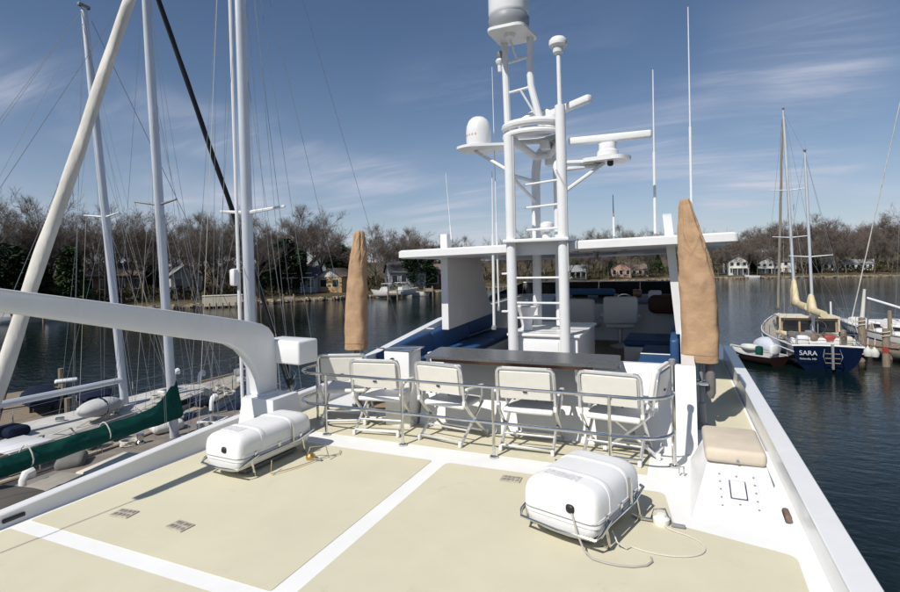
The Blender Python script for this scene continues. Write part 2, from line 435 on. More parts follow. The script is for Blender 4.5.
# coaming (the low white wall round the flybridge)
co_ = MB()
co_.prism([(6.30, 0), (15.3, 0), (15.3, 1.12), (9.3, 1.00), (7.0, .74), (6.30, .66)], -4.34, -4.20, 'x')
port_co = tag(co_.build('coaming_port', WHITE), 'white port coaming behind the blue settee back', kind='structure')
co_ = MB()
co_.prism([(6.32, 0), (15.3, 0), (15.3, 1.12), (9.0, .96), (6.32, .86)], 0.02, 0.16, 'x')
tag(co_.build('coaming_starboard', WHITE), 'white starboard coaming beside the umbrella', kind='structure')
co_ = MB()
co_.prism([(5.90, 0), (6.15, .84), (6.19, .875), (6.27, .875), (6.31, .84), (6.31, 0)], -3.05, 0.16, 'x')
tag(co_.build('coaming_aft', WHITE), 'white wall behind the folding chairs that carries the counter', kind='structure')
co_ = MB()
co_.prism([(15.3, 0), (15.3, 1.14), (15.42, 1.14), (15.42, 0)], -4.34, 0.16, 'x')
tag(co_.build('coaming_forward', WHITE), 'white dashboard wall below the dark windscreen', kind='structure')
ws = thing('windscreen', 'dark smoked windscreen across the front of the flybridge', 'windscreen', (-2.09, 15.4, 1.14))
for i in range(4):
    x0, x1 = -2.25 + 4.5 * i / 4 + .01, -2.25 + 4.5 * (i + 1) / 4 - .01
    MB().prism([(0, 0), (0.16, .34), (0.172, .34), (0.012, 0)], x0, x1, 'x').build('pane', SMOKE, ws)
MB().tube([(-2.25, .166, .345), (2.25, .166, .345)], .012, 6).build('top_trim', ALU, ws)
for sx in (-1, 1):
    MB().prism([(-3.2, -.06), (-3.0, .12), (.12, .34), (.0, -.0)], sx * 2.25 - .006, sx * 2.25 + .006, 'x').build('side_pane', SMOKE, ws)
fore = MB().prism([(15.42, -.02), (15.42, .7), (17.5, .45), (19.5, -.02)], -3.9, -.14, 'x').build('wheelhouse_front', WHITE)
tag(fore, 'white wheelhouse brow ahead of the windscreen', kind='structure')

# ------------------------------------------------------------------ hardtop with its two fins
ht = thing('hardtop_roof', 'white hardtop roof over the flybridge on two fins', 'roof', (-1.84, 7.9, 2.28))
ht.rotation_euler = (0, R(-1.0), 0)
def roof_ring(z, ins):
    pts = []
    xl, xr, ya, yf = -2.6 + ins, 2.6 - ins, 0 + ins, 7.7 - ins
    r_ = .06
    for (cxx, cyy, a0) in ((xr - r_, ya + r_, -90), (xr - .6, yf - .6, 0), (xl + .6, yf - .6, 90), (xl + r_, ya + r_, 180)):
        rr = r_ if cyy < 2 else .6
        for k in range(7):
            a = R(a0 + 90 * k / 6); pts.append((cxx + rr * math.cos(a), cyy + rr * math.sin(a), z))
    return pts
MB().loft([roof_ring(-.075, .05), roof_ring(-.055, 0), roof_ring(.045, 0), roof_ring(.07, .03), roof_ring(.085, .5)]).build('roof_panel', WHITE, ht)
for i in range(3):
    MB().rbox((-1.3 + i * 1.3, 2.6, .10), (.9, 3.2, .03), .012).build('raised_panel', WHITE, ht)
for (x, y) in ((.35, .6), (1.05, 1.0), (.7, 3.0), (-1.0, 1.0)):
    MB().lathe([(.05, -.085), (.05, -.075), (.03, -.09)], (x, y, 0), 12).build('roof_light', GREYM, ht)
# grab rail hook under the roof
MB().tube([(.55, 1.2, -.08), (.55, 1.25, -.16), (.55, 1.55, -.2), (.55, 1.6, -.08)], .02, 6).build('grab_handle', GREYM, ht)
def fin(x, poly, name_lean, th=.13):
    m_ = MB()
    n = len(poly)
    vs = []
    for s in (-1, 1):
        for y, z in poly:
            vs.append((x + s * th / 2 + name_lean * (z - 1.0), y, z))
    m_.add(vs, [tuple(range(n - 1, -1, -1)), tuple(range(n, 2 * n))] + [(i, (i + 1) % n, n + (i + 1) % n, n + i) for i in range(n)])
    o = m_.build('fin', WHITE); o.parent = ht
    o.matrix_parent_inverse = (Matrix.Translation(ht.location) @ Matrix.Rotation(R(-1.0), 4, 'Y')).inverted()
    return o
fin(-3.90, [(8.66, .86), (8.66, 2.60), (8.79, 2.62), (8.91, 2.30), (10.35, 2.26), (10.45, 2.12), (10.6, 1.7), (10.9, 1.25), (11.3, .95)], 0.0)
fin(0.02, [(8.45, .93), (8.30, 2.70), (8.42, 2.73), (8.60, 2.36), (9.6, 2.30), (9.35, 1.7), (9.3, .95)], -0.085, th=.12)
# slim stainless struts further forward
for x in (-3.9, .05):
    MB().tube([(x, 13.0, 1.05), (x + .02, 12.9, 2.2)], .022, 8).build('strut', WPAINT, ht).matrix_parent_inverse = (Matrix.Translation(ht.location) @ Matrix.Rotation(R(-1.0), 4, 'Y')).inverted()
# ------------------------------------------------------------------ radar tower
tw = thing('radar_tower', 'tall white tubular tower with ladder rungs carrying radars and domes', 'radar tower', (-1.92, 7.7, 0.0))
def T(name, m_, mm=WPAINT, parent=tw): return m_.build(name, mm, parent, wc=True)
XL, XR, YA, YF = -2.33, -1.535, 7.70, 8.60
T('leg', MB().tube([(XL, YA, 0.0), (XL, YA, 3.5), (XL - .01, YA, 4.0)], .078, 12))
T('leg', MB().tube([(XR, YA, 0.0), (XR, YA, 3.6), (XR - .005, YA, 4.35)], .078, 12))
T('leg', MB().tube([(-2.17, YF, 1.0), (-2.15, YF, 3.55), (-2.10, YF - .05, 3.80), (-1.98, YF - .08, 3.93), (-1.80, YF - .1, 3.96)], .075, 12))
T('leg', MB().tube([(-1.79, YF, 1.0), (-1.79, YF, 3.3), (-1.78, YF - .1, 3.7), (-1.72, YF - .4, 3.95)], .065, 12))
T('rear_bracket', MB().rbox((-1.86, 8.42, 3.70), (.16, .16, .18), .03))
for z in (1.20, 1.43, 1.81):
    T('rung', MB().tube([(XL, YA, z), (XR, YA, z)], .018, 8))
for z in (2.55, 2.90, 3.26):
    T('rung', MB().tube([(XL + .15, YA + .25, z), (XR, YA, z)], .018, 8))
for z in (2.2, 3.4):
    T('side_brace', MB().tube([(XL, YA, z), (-2.16, YF, z)], .03, 8))
    T('side_brace', MB().tube([(XR, YA, z), (-1.79, YF, z)], .03, 8))
T('step_shelf', MB().rbox((-1.93, 7.88, 2.375), (1.0, .62, .05), .012))
T('shelf_web', MB().box((-1.93, 7.9, 2.26), (.72, .08, .2)))
T('searchlight', MB().lathe([(.05, 0), (.075, .02), (.075, .07), (.04, .1), (.09, .12), (.11, .16), (.10, .24), (.05, .27)], (-1.83, 7.95, 2.40), 14))
# ring deck at the top of the legs
def ring(cx_, cy_, rx, ry, z, n=28): return [(cx_ + rx * math.cos(2 * PI * i / n), cy_ + ry * math.sin(2 * PI * i / n), z) for i in range(n)]
T('ring', MB().tube(ring(-2.03, 7.98, .43, .36, 4.16), .062, 10, closed=True))
T('ring', MB().tube(ring(-2.03, 7.98, .43, .36, 4.02), .050, 10, closed=True))
T('ring_deck', MB().loft([ring(-2.03, 7.98, .36, .29, 4.07), ring(-2.03, 7.98, .36, .29, 4.10)]))
T('hoop', MB().tube([(-2.36, 8.25, 4.15), (-2.3, 8.3, 4.36), (-2.12, 8.34, 4.47), (-1.88, 8.34, 4.47), (-1.7, 8.30, 4.36), (-1.64, 8.2, 4.12), (-1.64, 8.1, 3.8), (-1.68, 8.0, 3.5), (-1.56, 7.8, 3.25)], .05, 10))
T('hoop', MB().tube([(XL, YA, 3.98), (-2.2, 7.85, 3.86), (-2.05, 8.2, 3.74), (-1.85, 8.3, 3.76), (-1.62, 8.05, 3.9), (XR, YA, 4.02)], .06, 10))
# upper ladder that carries the big satellite dome
T('upper_leg', MB().tube([(-2.44, 8.02, 4.15), (-2.47, 8.02, 5.57)], .056, 10))
T('upper_leg', MB().tube([(-1.88, 8.0, 4.12), (-1.96, 8.0, 4.45), (-2.04, 8.0, 4.8), (-2.06, 8.0, 5.1), (-2.04, 8.0, 5.57)], .056, 10))
T('upper_rung', MB().tube([(-2.45, 8.02, 4.76), (-2.03, 8.0, 4.80)], .022, 8))
T('upper_rung', MB().tube([(-2.46, 8.02, 5.24), (-2.05, 8.0, 5.28)], .022, 8))
T('stay', MB().tube([(-2.22, 8.0, 4.78), (-2.02, 8.1, 4.4)], .018, 6))
T('stay', MB().tube([(-2.26, 8.0, 5.26), (-2.33, 7.8, 5.58)], .018, 6))
pl = T('dome_plate', MB().prism(rounded([(-2.60, 7.46), (-2.02, 7.46), (-1.93, 8.14), (-2.56, 8.14)], .14), 5.565, 5.61, 'z'))
T('plate_boss', MB().lathe([(.07, 5.52), (.10, 5.565)], (-2.30, 7.74, 0), 14))
# big satellite dome: white shell over a grey skirt
dm = T('satellite_dome', MB().lathe([(.27, 5.80), (.30, 5.83), (.31, 5.88), (.31, 6.3), (.30, 6.45), (.25, 6.62), (.14, 6.73), (.02, 6.76)], (-2.31, 7.75, 0), 32))
dm['label'] = 'large white satellite dome at the top'
T('dome_skirt', MB().lathe([(.24, 5.60), (.28, 5.62), (.312, 5.70), (.316, 5.79), (.295, 5.83)], (-2.31, 7.75, 0), 32), mat('grey_plastic', (0.25, .27, .29), .5))
T('horn', MB().lathe([(.03, 0), (.035, .1), (.06, .13), (.07, .17), (.05, .2)], (-2.55, 8.0, 5.12), 12))
T('horn', MB().lathe([(.02, 0), (.05, .05), (.05, .1), (.02, .13)], (-2.54, 8.0, 5.32), 12), GREYM)
# GPS mushroom on its pole
T('gps_pole', MB().tube([(XR - .005, YA, 4.25), (-1.545, YA, 5.13)], .033, 10))
T('gps_antenna', MB().lathe([(.035, 5.10), (.075, 5.13), (.085, 5.2), (.13, 5.235), (.135, 5.27), (.13, 5.31), (.10, 5.345), (.03, 5.36)], (-1.55, YA, 0), 20))
# small satellite dome on a bracket to port
T('side_plate', MB().prism(rounded([(-3.20, 7.62), (-2.95, 7.50), (-2.34, 7.72), (-2.34, 8.02), (-2.9, 8.2), (-3.18, 8.05)], .1), 3.865, 3.905, 'z'))
T('side_strut', MB().tube([(-2.95, 7.85, 3.86), (-2.33, 7.72, 3.45)], .028, 8))
T('side_strut', MB().tube([(-2.33, 7.72, 3.40), (-2.15, 8.6, 3.05)], .028, 8))
sd = T('satellite_dome', MB().lathe([(.17, 3.905), (.19, 3.92), (.195, 3.98), (.20, 4.0), (.20, 4.16), (.19, 4.25), (.155, 4.335), (.10, 4.385), (.02, 4.405)], (-2.885, 7.86, 0), 28))
sd['label'] = 'small white satellite dome on the side bracket'
for i, a in enumerate((-38, -22, -6, 10, 26)):
    aa = R(-90 + a - 20)
    MB().rbox((0, 0, 0), (.024, .004, .03), .003, 1).build('lettering', REDT, sd).matrix_local = (Matrix.Translation((-2.885 + .201 * math.cos(aa), 7.86 + .201 * math.sin(aa), 4.09)) @ Matrix.Rotation(aa + PI / 2, 4, 'Z'))
# open array radar to starboard
T('radar_plate', MB().prism(rounded([(-1.25, 7.72), (-.70, 7.66), (-.55, 7.9), (-.70, 8.16), (-1.25, 8.08)], .1), 3.49, 3.545, 'z'))
T('bracket_tube', MB().tube([(XR, YA, 3.50), (-1.1, 7.85, 3.50)], .035, 8))
T('bracket_tube', MB().tube([(XR, YA, 3.40), (-1.0, 7.95, 3.46)], .035, 8))
T('bracket_tube', MB().tube([(XR, YA, 3.05), (-.95, 7.9, 3.48)], .028, 8))
T('plate_light', MB().lathe([(.03, 3.42), (.045, 3.44), (.045, 3.49)], (-.86, 7.86, 0), 10), BLACK)
rd = T('radar_gearbox', MB().loft([ring(-.90, 7.9, .13, .12, 3.545, 20), ring(-.90, 7.9, .155, .14, 3.57, 20), ring(-.90, 7.9, .15, .14, 3.64, 20), ring(-.90, 7.9, .125, .12, 3.665, 20), ring(-.90, 7.9, .125, .12, 3.74, 20), ring(-.90, 7.9, .14, .10, 3.76, 20)]))
T('radar_scanner', MB().rbox((-.875, 7.9, 3.835), (1.16, .10, .115), .03, 3, rz=R(4), ry=R(0)))
# second open array scanner on the ring deck, seen nearly end-on
T('radar_gearbox', MB().loft([ring(-1.78, 8.1, .10, .10, 4.1, 18), ring(-1.78, 8.1, .13, .13, 4.14, 18), ring(-1.78, 8.1, .12, .12, 4.25, 18), ring(-1.78, 8.1, .09, .09, 4.33, 18)]))
sc2 = T('radar_scanner', MB().rbox((-1.60, 8.1, 4.40), (1.25, .11, .12), .035, 3, rz=R(-38)))
sc2['label'] = 'radar scanner turned end-on above the ring'
T('nav_light_box', MB().rbox((-1.86, 8.12, 3.88), (.16, .2, .14), .03))
T('cable', MB().tube([(-1.60, 7.63, 3.4), (-1.46, 7.62, 3.1), (-1.455, 7.62, 2.5), (-1.45, 7.63, 1.9)], .012, 6), GREYT)
T('cable', MB().tube([(-2.255, 7.66, 4.0), (-2.245, 7.64, 3.2), (-2.25, 7.65, 2.42)], .014, 6), GREYT)
T('step_bracket', MB().rbox((-2.42, 7.68, 1.88), (.12, .06, .03), .008))
T('step_bracket', MB().rbox((-2.40, 7.68, 1.30), (.18, .08, .03), .008))

# ------------------------------------------------------------------ whip antennas
def whip(pts, r0, label, base=.3, mm=WPAINT, dark=False):
    b = Vector(pts[0])
    t = thing('whip_antenna', label, 'antenna', b, group='whip antennas round the hardtop')
    p1 = b + (Vector(pts[1]) - b).normalized() * base
    MB().tube([b, p1], r0, 8).build('ferrule', mm, t, wc=True)
    MB().tube([p1, pts[1]], [r0 * .62, r0 * .34], 6).build('whip', GREYM if dark else WPAINT, t, wc=True)
    MB().lathe([(r0 * 1.9, -.02), (r0 * 1.9, .03), (r0, .05)], (0, 0, 0), 10).build('mount', GREYM, t)
    return t
whip([(-3.74, 8.66, 2.45), (-3.83, 8.66, 3.72)], .014, 'short white whip antenna on the port fin of the hardtop')
whip([(-2.72, 7.95, 1.0), (-2.70, 7.95, 3.52)], .022, 'white antenna pole standing just left of the radar tower', base=1.5)
whip([(-2.65, 8.0, 1.3), (-2.68, 8.0, 5.22)], .014, 'thin tall whip antenna close behind the pole left of the tower', base=1.4)
whip([(-.88, 8.34, 2.37), (-.885, 8.34, 3.06)], .016, 'short grey whip antenna on the roof right of the tower', base=.35, dark=True)
whip([(-.30, 8.60, 2.40), (-.285, 8.60, 4.97)], .022, 'white whip antenna between the radar scanner and the tan umbrella', base=1.3)
whip([(.21, 8.5, 2.40), (.22, 8.5, 5.78)], .020, 'tallest white whip antenna rising behind the starboard umbrella cover', base=1.6)

# ------------------------------------------------------------------ tower cabinet, counter, settees, helm
cb = thing('cabinet', 'white cabinet under the radar tower with a flat lid', 'cabinet', (-1.9, 8.70, .0))
MB().rbox((0, 0, .45), (1.05, 1.72, .90), .02).build('body', WHITE, cb)
MB().rbox((0, 0, .925), (1.13, 1.80, .045), .015).build('lid', WHITE, cb)
MB().rbox((-.06, -.866, .52), (.60, .012, .62), .005).build('door', WPAINT, cb)
MB().lathe([(.018, 0), (.018, .02)], (0, 0, 0), 10).build('latch', GREYM, cb).matrix_local = Matrix.Translation((.27, -.868, .66)) @ Matrix.Rotation(R(90), 4, 'X')
bz = thing('barbecue', 'white bell-shaped pot on the cabinet behind the tower leg', 'pot', (-2.25, 8.2, .955))
MB().lathe([(.10, 0), (.08, .08), (.13, .28), (.17, .36), (.18, .38)], (0, 0, 0), 18).build('bowl', WPAINT, bz)
MB().rbox((0, 0, .39), (.4, .3, .02), .008).build('lid', WPAINT, bz)

ct = thing('bar_counter', 'long dark grey counter top with wooden edge in front of the chairs', 'counter', (-1.63, 5.86, 0))
MB().prism(rounded([(-1.14, -.36), (1.08, -.33), (1.02, .34), (-1.24, .34)], .05), .925, .955, 'z').build('top', DGREY, ct)
MB().prism([(-1.06, -.32), (.80, -.30), (.80, -.27), (-1.06, -.29)], .885, .924, 'z').build('wood_edge', WOOD, ct)
for x in (-.88, .62):
    MB().tube([(x, -.25, .924), (x, -.20, .75), (x, .03, .62)], .018, 6).build('bracket', WPAINT, ct)

st = thing('settee', 'long blue settee along the port side of the flybridge', 'settee', (-3.85, 9.5, .0))
MB().rbox((0.02, 0, .19), (.66, 5.2, .36), .02).build('base', WHITE, st)
for i in range(3):
    y0 = -2.6 + i * 1.74
    MB().rbox((.03, y0 + .865, .435), (.64, 1.72, .12), .04, 3).build('seat_cushion', BLUEV, st)
    y0 = -2.75 + i * 1.74
    za, zb = .70 + .09 * i, .80 + .07 * i
    o = MB().rbox((0, 0, 0), (.14, 1.72, .44), .05, 3, ry=R(-8)).build('back_cushion', BLUEV, st)
    o.location = (-.27, y0 + .86, .58 + .09 * i); o.rotation_euler = (R(4.5) if i < 2 else 0, 0, 0)
    MB().tube([(-.345, y0, .80 + .09 * i), (-.2, y0, .80 + .09 * i)], .010, 6).build('piping', VINYL, st)
st2 = thing('settee', 'blue seat with white piping inside the starboard coaming', 'settee', (-.30, 9.35, .0))
MB().rbox((0, 0, .18), (.62, 2.2, .34), .02).build('base', WHITE, st2)
for i in range(2):
    MB().rbox((0, -.55 + 1.1 * i, .41), (.60, 1.08, .11), .035, 3).build('seat_cushion', BLUEV, st2)
    MB().tube([(-.30, -1.08 + 1.1 * i, .465), (.30, -1.08 + 1.1 * i, .465)], .010, 6).build('piping', VINYL, st2)
    MB().rbox((.24, -.55 + 1.1 * i, .66), (.12, 1.06, .42), .04, 3).build('back_cushion', BLUEV, st2)
st3 = thing('settee', 'darker blue bench at the shaded forward starboard end', 'settee', (-.50, 11.4, .0))
MB().rbox((0, 0, .18), (1.0, 1.2, .34), .02).build('base', WHITE, st3)
MB().rbox((0, 0, .42), (1.0, 1.2, .12), .04, 3).build('seat_cushion', BLUEV, st3)

def helm_chair(x, y, rz, label, k=1.0):
    t = thing('helm_chair', label, 'helm chair', (x, y, .0), rz, 'pedestal chairs on the flybridge')
    MB().lathe([(.24, 0), (.24, .03), (.09, .07), (.05, .10), (.05, .42), (.10, .46)], (0, 0, 0), 16).build('pedestal', ALU, t)
    MB().rbox((0, .02, .55 * k), (.66, .58, .17), .07, 3).build('seat', VINYL, t)
    MB().rbox((0, -.30, .90 * k), (.76, .17, .66), .075, 3, rx=R(8)).build('backrest', VINYL, t)
    for s in (-1, 1):
        MB().rbox((s * .40, .02, .76 * k), (.10, .5, .07), .03, 3).build('armrest', VINYL, t)
    return t
helm_chair(-1.28, 13.05, R(8), 'white upholstered helm chair seen from behind in the shade')
helm_chair(-2.15, 13.3, R(-12), 'second helm chair half hidden behind the radar tower leg', .92)
hc = thing('helm_console', 'dark shaded helm console under the windscreen', 'console', (-2.0, 14.65, .0))
MB().prism([(-.55, 0), (-.40, .92), (.30, 1.10), (.62, 1.10), (.62, 0)], -2.1, 2.1, 'x').build('body', WHITE, hc)
MB().prism([(-.33, .965), (-.30, .985), (.28, 1.125), (.28, 1.105)], -1.2, 1.9, 'x').build('dash', GREYM, hc)
for x in (-.5, .2, .75):
    MB().rbox((x, .1, 1.19), (.42, .06, .26), .02, 2, rx=R(-20)).build('display', SMOKE, hc)
wh = MB().tube(arc((0, 0), .24, 0, 2 * PI * .99, 24, 0), .018, 6).build('wheel', STEEL, hc)
wh.location = (.72, -.52, .98); wh.rotation_euler = (R(65), 0, 0)
cvr = MB(); cvr.rbox((-2.3, 14.6, 1.24), (1.5, .5, .16), .07, 3)
tag(cvr.build('instrument_cover', mat('faded_blue_cover', (.05, .14, .27), .8, bump=.4, bscale=15, bdist=.01)), 'faded blue cloth cover lying on the helm console', 'cover')
tag(MB().rbox((-.18, 13.9, .98), (1.0, .6, .46), .16, 4).build('storage_bag', mat('dark_brown_cover', (.10, .05, .035), .9, bump=.4, bscale=12, bdist=.02)), 'dark reddish brown bag in the forward starboard corner', 'bag')
tag(MB().rbox((-.95, 14.15, 1.22), (.22, .2, .2), .03).build('varnished_box', WOOD), 'small orange brown wooden box by the helm chair', 'box')
tag(MB().rbox((-.52, 13.9, 1.1), (.30, .3, .42), .05).build('white_bin', VINYL), 'shaded white bin right of the helm chair', 'bin')

# small cabinet at the port end of the counter
sc3 = thing('control_box', 'white upright box with a black knob behind the second chair', 'control box', (-3.27, 5.90, .0))
MB().rbox((0, 0, .475), (.36, .34, .95), .015).build('body', WHITE, sc3)
MB().rbox((.02, 0, .965), (.42, .36, .018), .006).build('lid', STEEL, sc3)
MB().lathe([(.028, 0), (.03, .03), (.02, .045)], (0, 0, 0), 12).build('knob', BLACK, sc3).matrix_local = Matrix.Translation((-.05, -.17, .84)) @ Matrix.Rotation(R(90), 4, 'X')
# ------------------------------------------------------------------ stainless rail behind the chairs
rl = thing('guard_rail', 'curved stainless steel guard rail with two bars behind the folding chairs', 'railing', (-2.2, 5.14, .0))
def rail_path(z):
    return ([(-4.42, 5.62, z)] + arc((-4.12, 5.44), .30, R(180), R(270), 8, z) + [(-3.0, 5.14, z), (-1.5, 5.14, z)]
            + arc((-.37, 5.45), .31, R(-90), R(0), 8, z) + [(-.062, 5.52, z)])
for z in (.735, .365):
    MB().tube(rail_path(z), .0165, 10).build('rail_bar', STEEL, rl, wc=True)
for i, x in enumerate((-3.92, -2.87, -1.79, -.62)):
    MB().tube([(x, 5.14, .019), (x, 5.14, .74)], .0165, 10).build('post', STEEL, rl, wc=True)
    MB().lathe([(.045, .0), (.045, .018), (.02, .028)], (x, 5.14, 0), 14).build('post_foot', STEEL, rl, wc=True)
MB().tube([(-.062, 5.52, .012), (-.062, 5.52, 1.02)], .022, 10).build('post', STEEL, rl, wc=True)
MB().lathe([(.03, 1.0), (.034, 1.02), (.034, 1.05), (.02, 1.06)], (-.062, 5.52, 0), 12).build('post_cap', GREYM, rl, wc=True)
MB().lathe([(.05, .0), (.05, .02), (.025, .03)], (-.062, 5.52, 0), 14).build('post_foot', STEEL, rl, wc=True)
MB().tube([(-4.42, 5.62, .012), (-4.42, 5.62, .74)], .0165, 10).build('post', STEEL, rl, wc=True)
# low stop loop on the deck next to the end post
MB().tube([(-.02, 5.30, .02), (-.02, 5.30, .09), (.02, 5.30, .09), (.02, 5.30, .02)], .008, 6).build('deck_loop', STEEL, rl, wc=True)

# ------------------------------------------------------------------ folding chairs
CHG = 'folding deck chairs at the counter'
def make_chair():
    t = thing('folding_chair', '', 'chair', (0, 0, 0), 0, CHG)
    K = 1.2
    MB().rbox((0, -.232, .735), (.485 * K, .078, .355), .034, 4, rx=R(9)).build('backrest', VINYL, t)
    MB().rbox((0, -.279, .720), (.45 * K, .012, .305), .005, 1, rx=R(9)).build('back_panel', CREAMV, t)
    MB().rbox((0, -.283, .655), (.045, .014, .018), .003, 1, rx=R(9)).build('maker_tag', mat('navy_tag', (.01, .012, .06), .5), t)
    MB().rbox((0, .03, .425), (.46 * K, .43, .06), .027, 3, rx=R(3)).build('seat', VINYL, t)
    for s in (-1, 1):
        # bent tube round the back that runs on down to the front feet
        MB().tube([(s * .20 * K, -.300, .905), (s * .235 * K, -.296, .895), (s * .252 * K, -.290, .865), (s * .256 * K, -.283, .82), (s * .258 * K, -.235, .52), (s * .258 * K, -.19, .43), (s * .258 * K, -.10, .335), (s * .258 * K, .26, .02)], .0175, 8).build('front_leg', ALU, t)
        MB().tube([(s * .232 * K, .25, .405), (s * .232 * K, .0, .22), (s * .232 * K, -.27, .02)], .0175, 8).build('rear_leg', ALU, t)
        MB().rbox((s * .232 * K, -.275, .032), (.038, .048, .064), .012, 2).build('foot_cap', VINYL, t)
        MB().rbox((s * .258 * K, .262, .032), (.038, .048, .064), .012, 2).build('foot_cap', VINYL, t)
        MB().rbox((s * .278 * K, -.04, .625), (.055, .40, .03), .013, 2, rx=R(-3)).build('armrest', VINYL, t)
        MB().tube([(s * .275 * K, .14, .61), (s * .270 * K, .15, .50), (s * .252 * K, .13, .41)], .012, 6).build('arm_support', ALU, t)
        MB().tube([(s * .266 * K, -.225, .53), (s * .275 * K, -.17, .61)], .012, 6).build('arm_support', ALU, t)
        MB().rbox((s * .246 * K, -.02, .225), (.04, .055, .05), .012, 2).build('hinge', GREYM, t)
        MB().rbox((s * .256 * K, -.215, .475), (.04, .06, .07), .012, 2).build('hinge', VINYL, t)
        MB().rbox((s * .10 * K, -.245, .575), (.025, .03, .035), .006, 1).build('hinge', BLACK, t)
    MB().tube([(-.20 * K, -.300, .905), (.20 * K, -.300, .905)], .0175, 8).build('top_bar', ALU, t)
    MB().tube([(-.232 * K, -.25, .055), (.232 * K, -.25, .055)], .015, 8).build('rear_crossbar', ALU, t)
    MB().tube([(-.258 * K, .24, .055), (.258 * K, .24, .055)], .015, 8).build('front_crossbar', ALU, t)
    MB().tube([(-.232 * K, -.11, .145), (.232 * K, -.11, .145)], .0105, 8).build('rear_crossbar', ALU, t)
    return t
ch0 = make_chair()
spots = [(-4.05, 5.78, R(22), 'folding white deck chair at the port end, turned away nearest the crane'),
         (-3.37, 5.58, R(9), 'folding white deck chair second from the crane, before the white knobbed box'),
         (-2.46, 5.60, R(-9), 'folding white deck chair in the middle of the row under the left counter end'),
         (-1.52, 5.64, R(3), 'folding white deck chair fourth from the crane with sun glinting on the rail'),
         (-.62, 5.68, R(-6), 'folding white deck chair right behind the near life raft'),
         (-.20, 6.05, R(98), 'folding white deck chair at the starboard end, seen from its side by the end post')]
spots[5] = (-.42, 5.98, R(78), spots[5][3])
for i, (x, y, a, lab) in enumerate(spots):
    c = ch0 if i == 0 else copy_tree(ch0)
    c.location = (x, y, .004); c.rotation_euler = (0, 0, a); c['label'] = lab

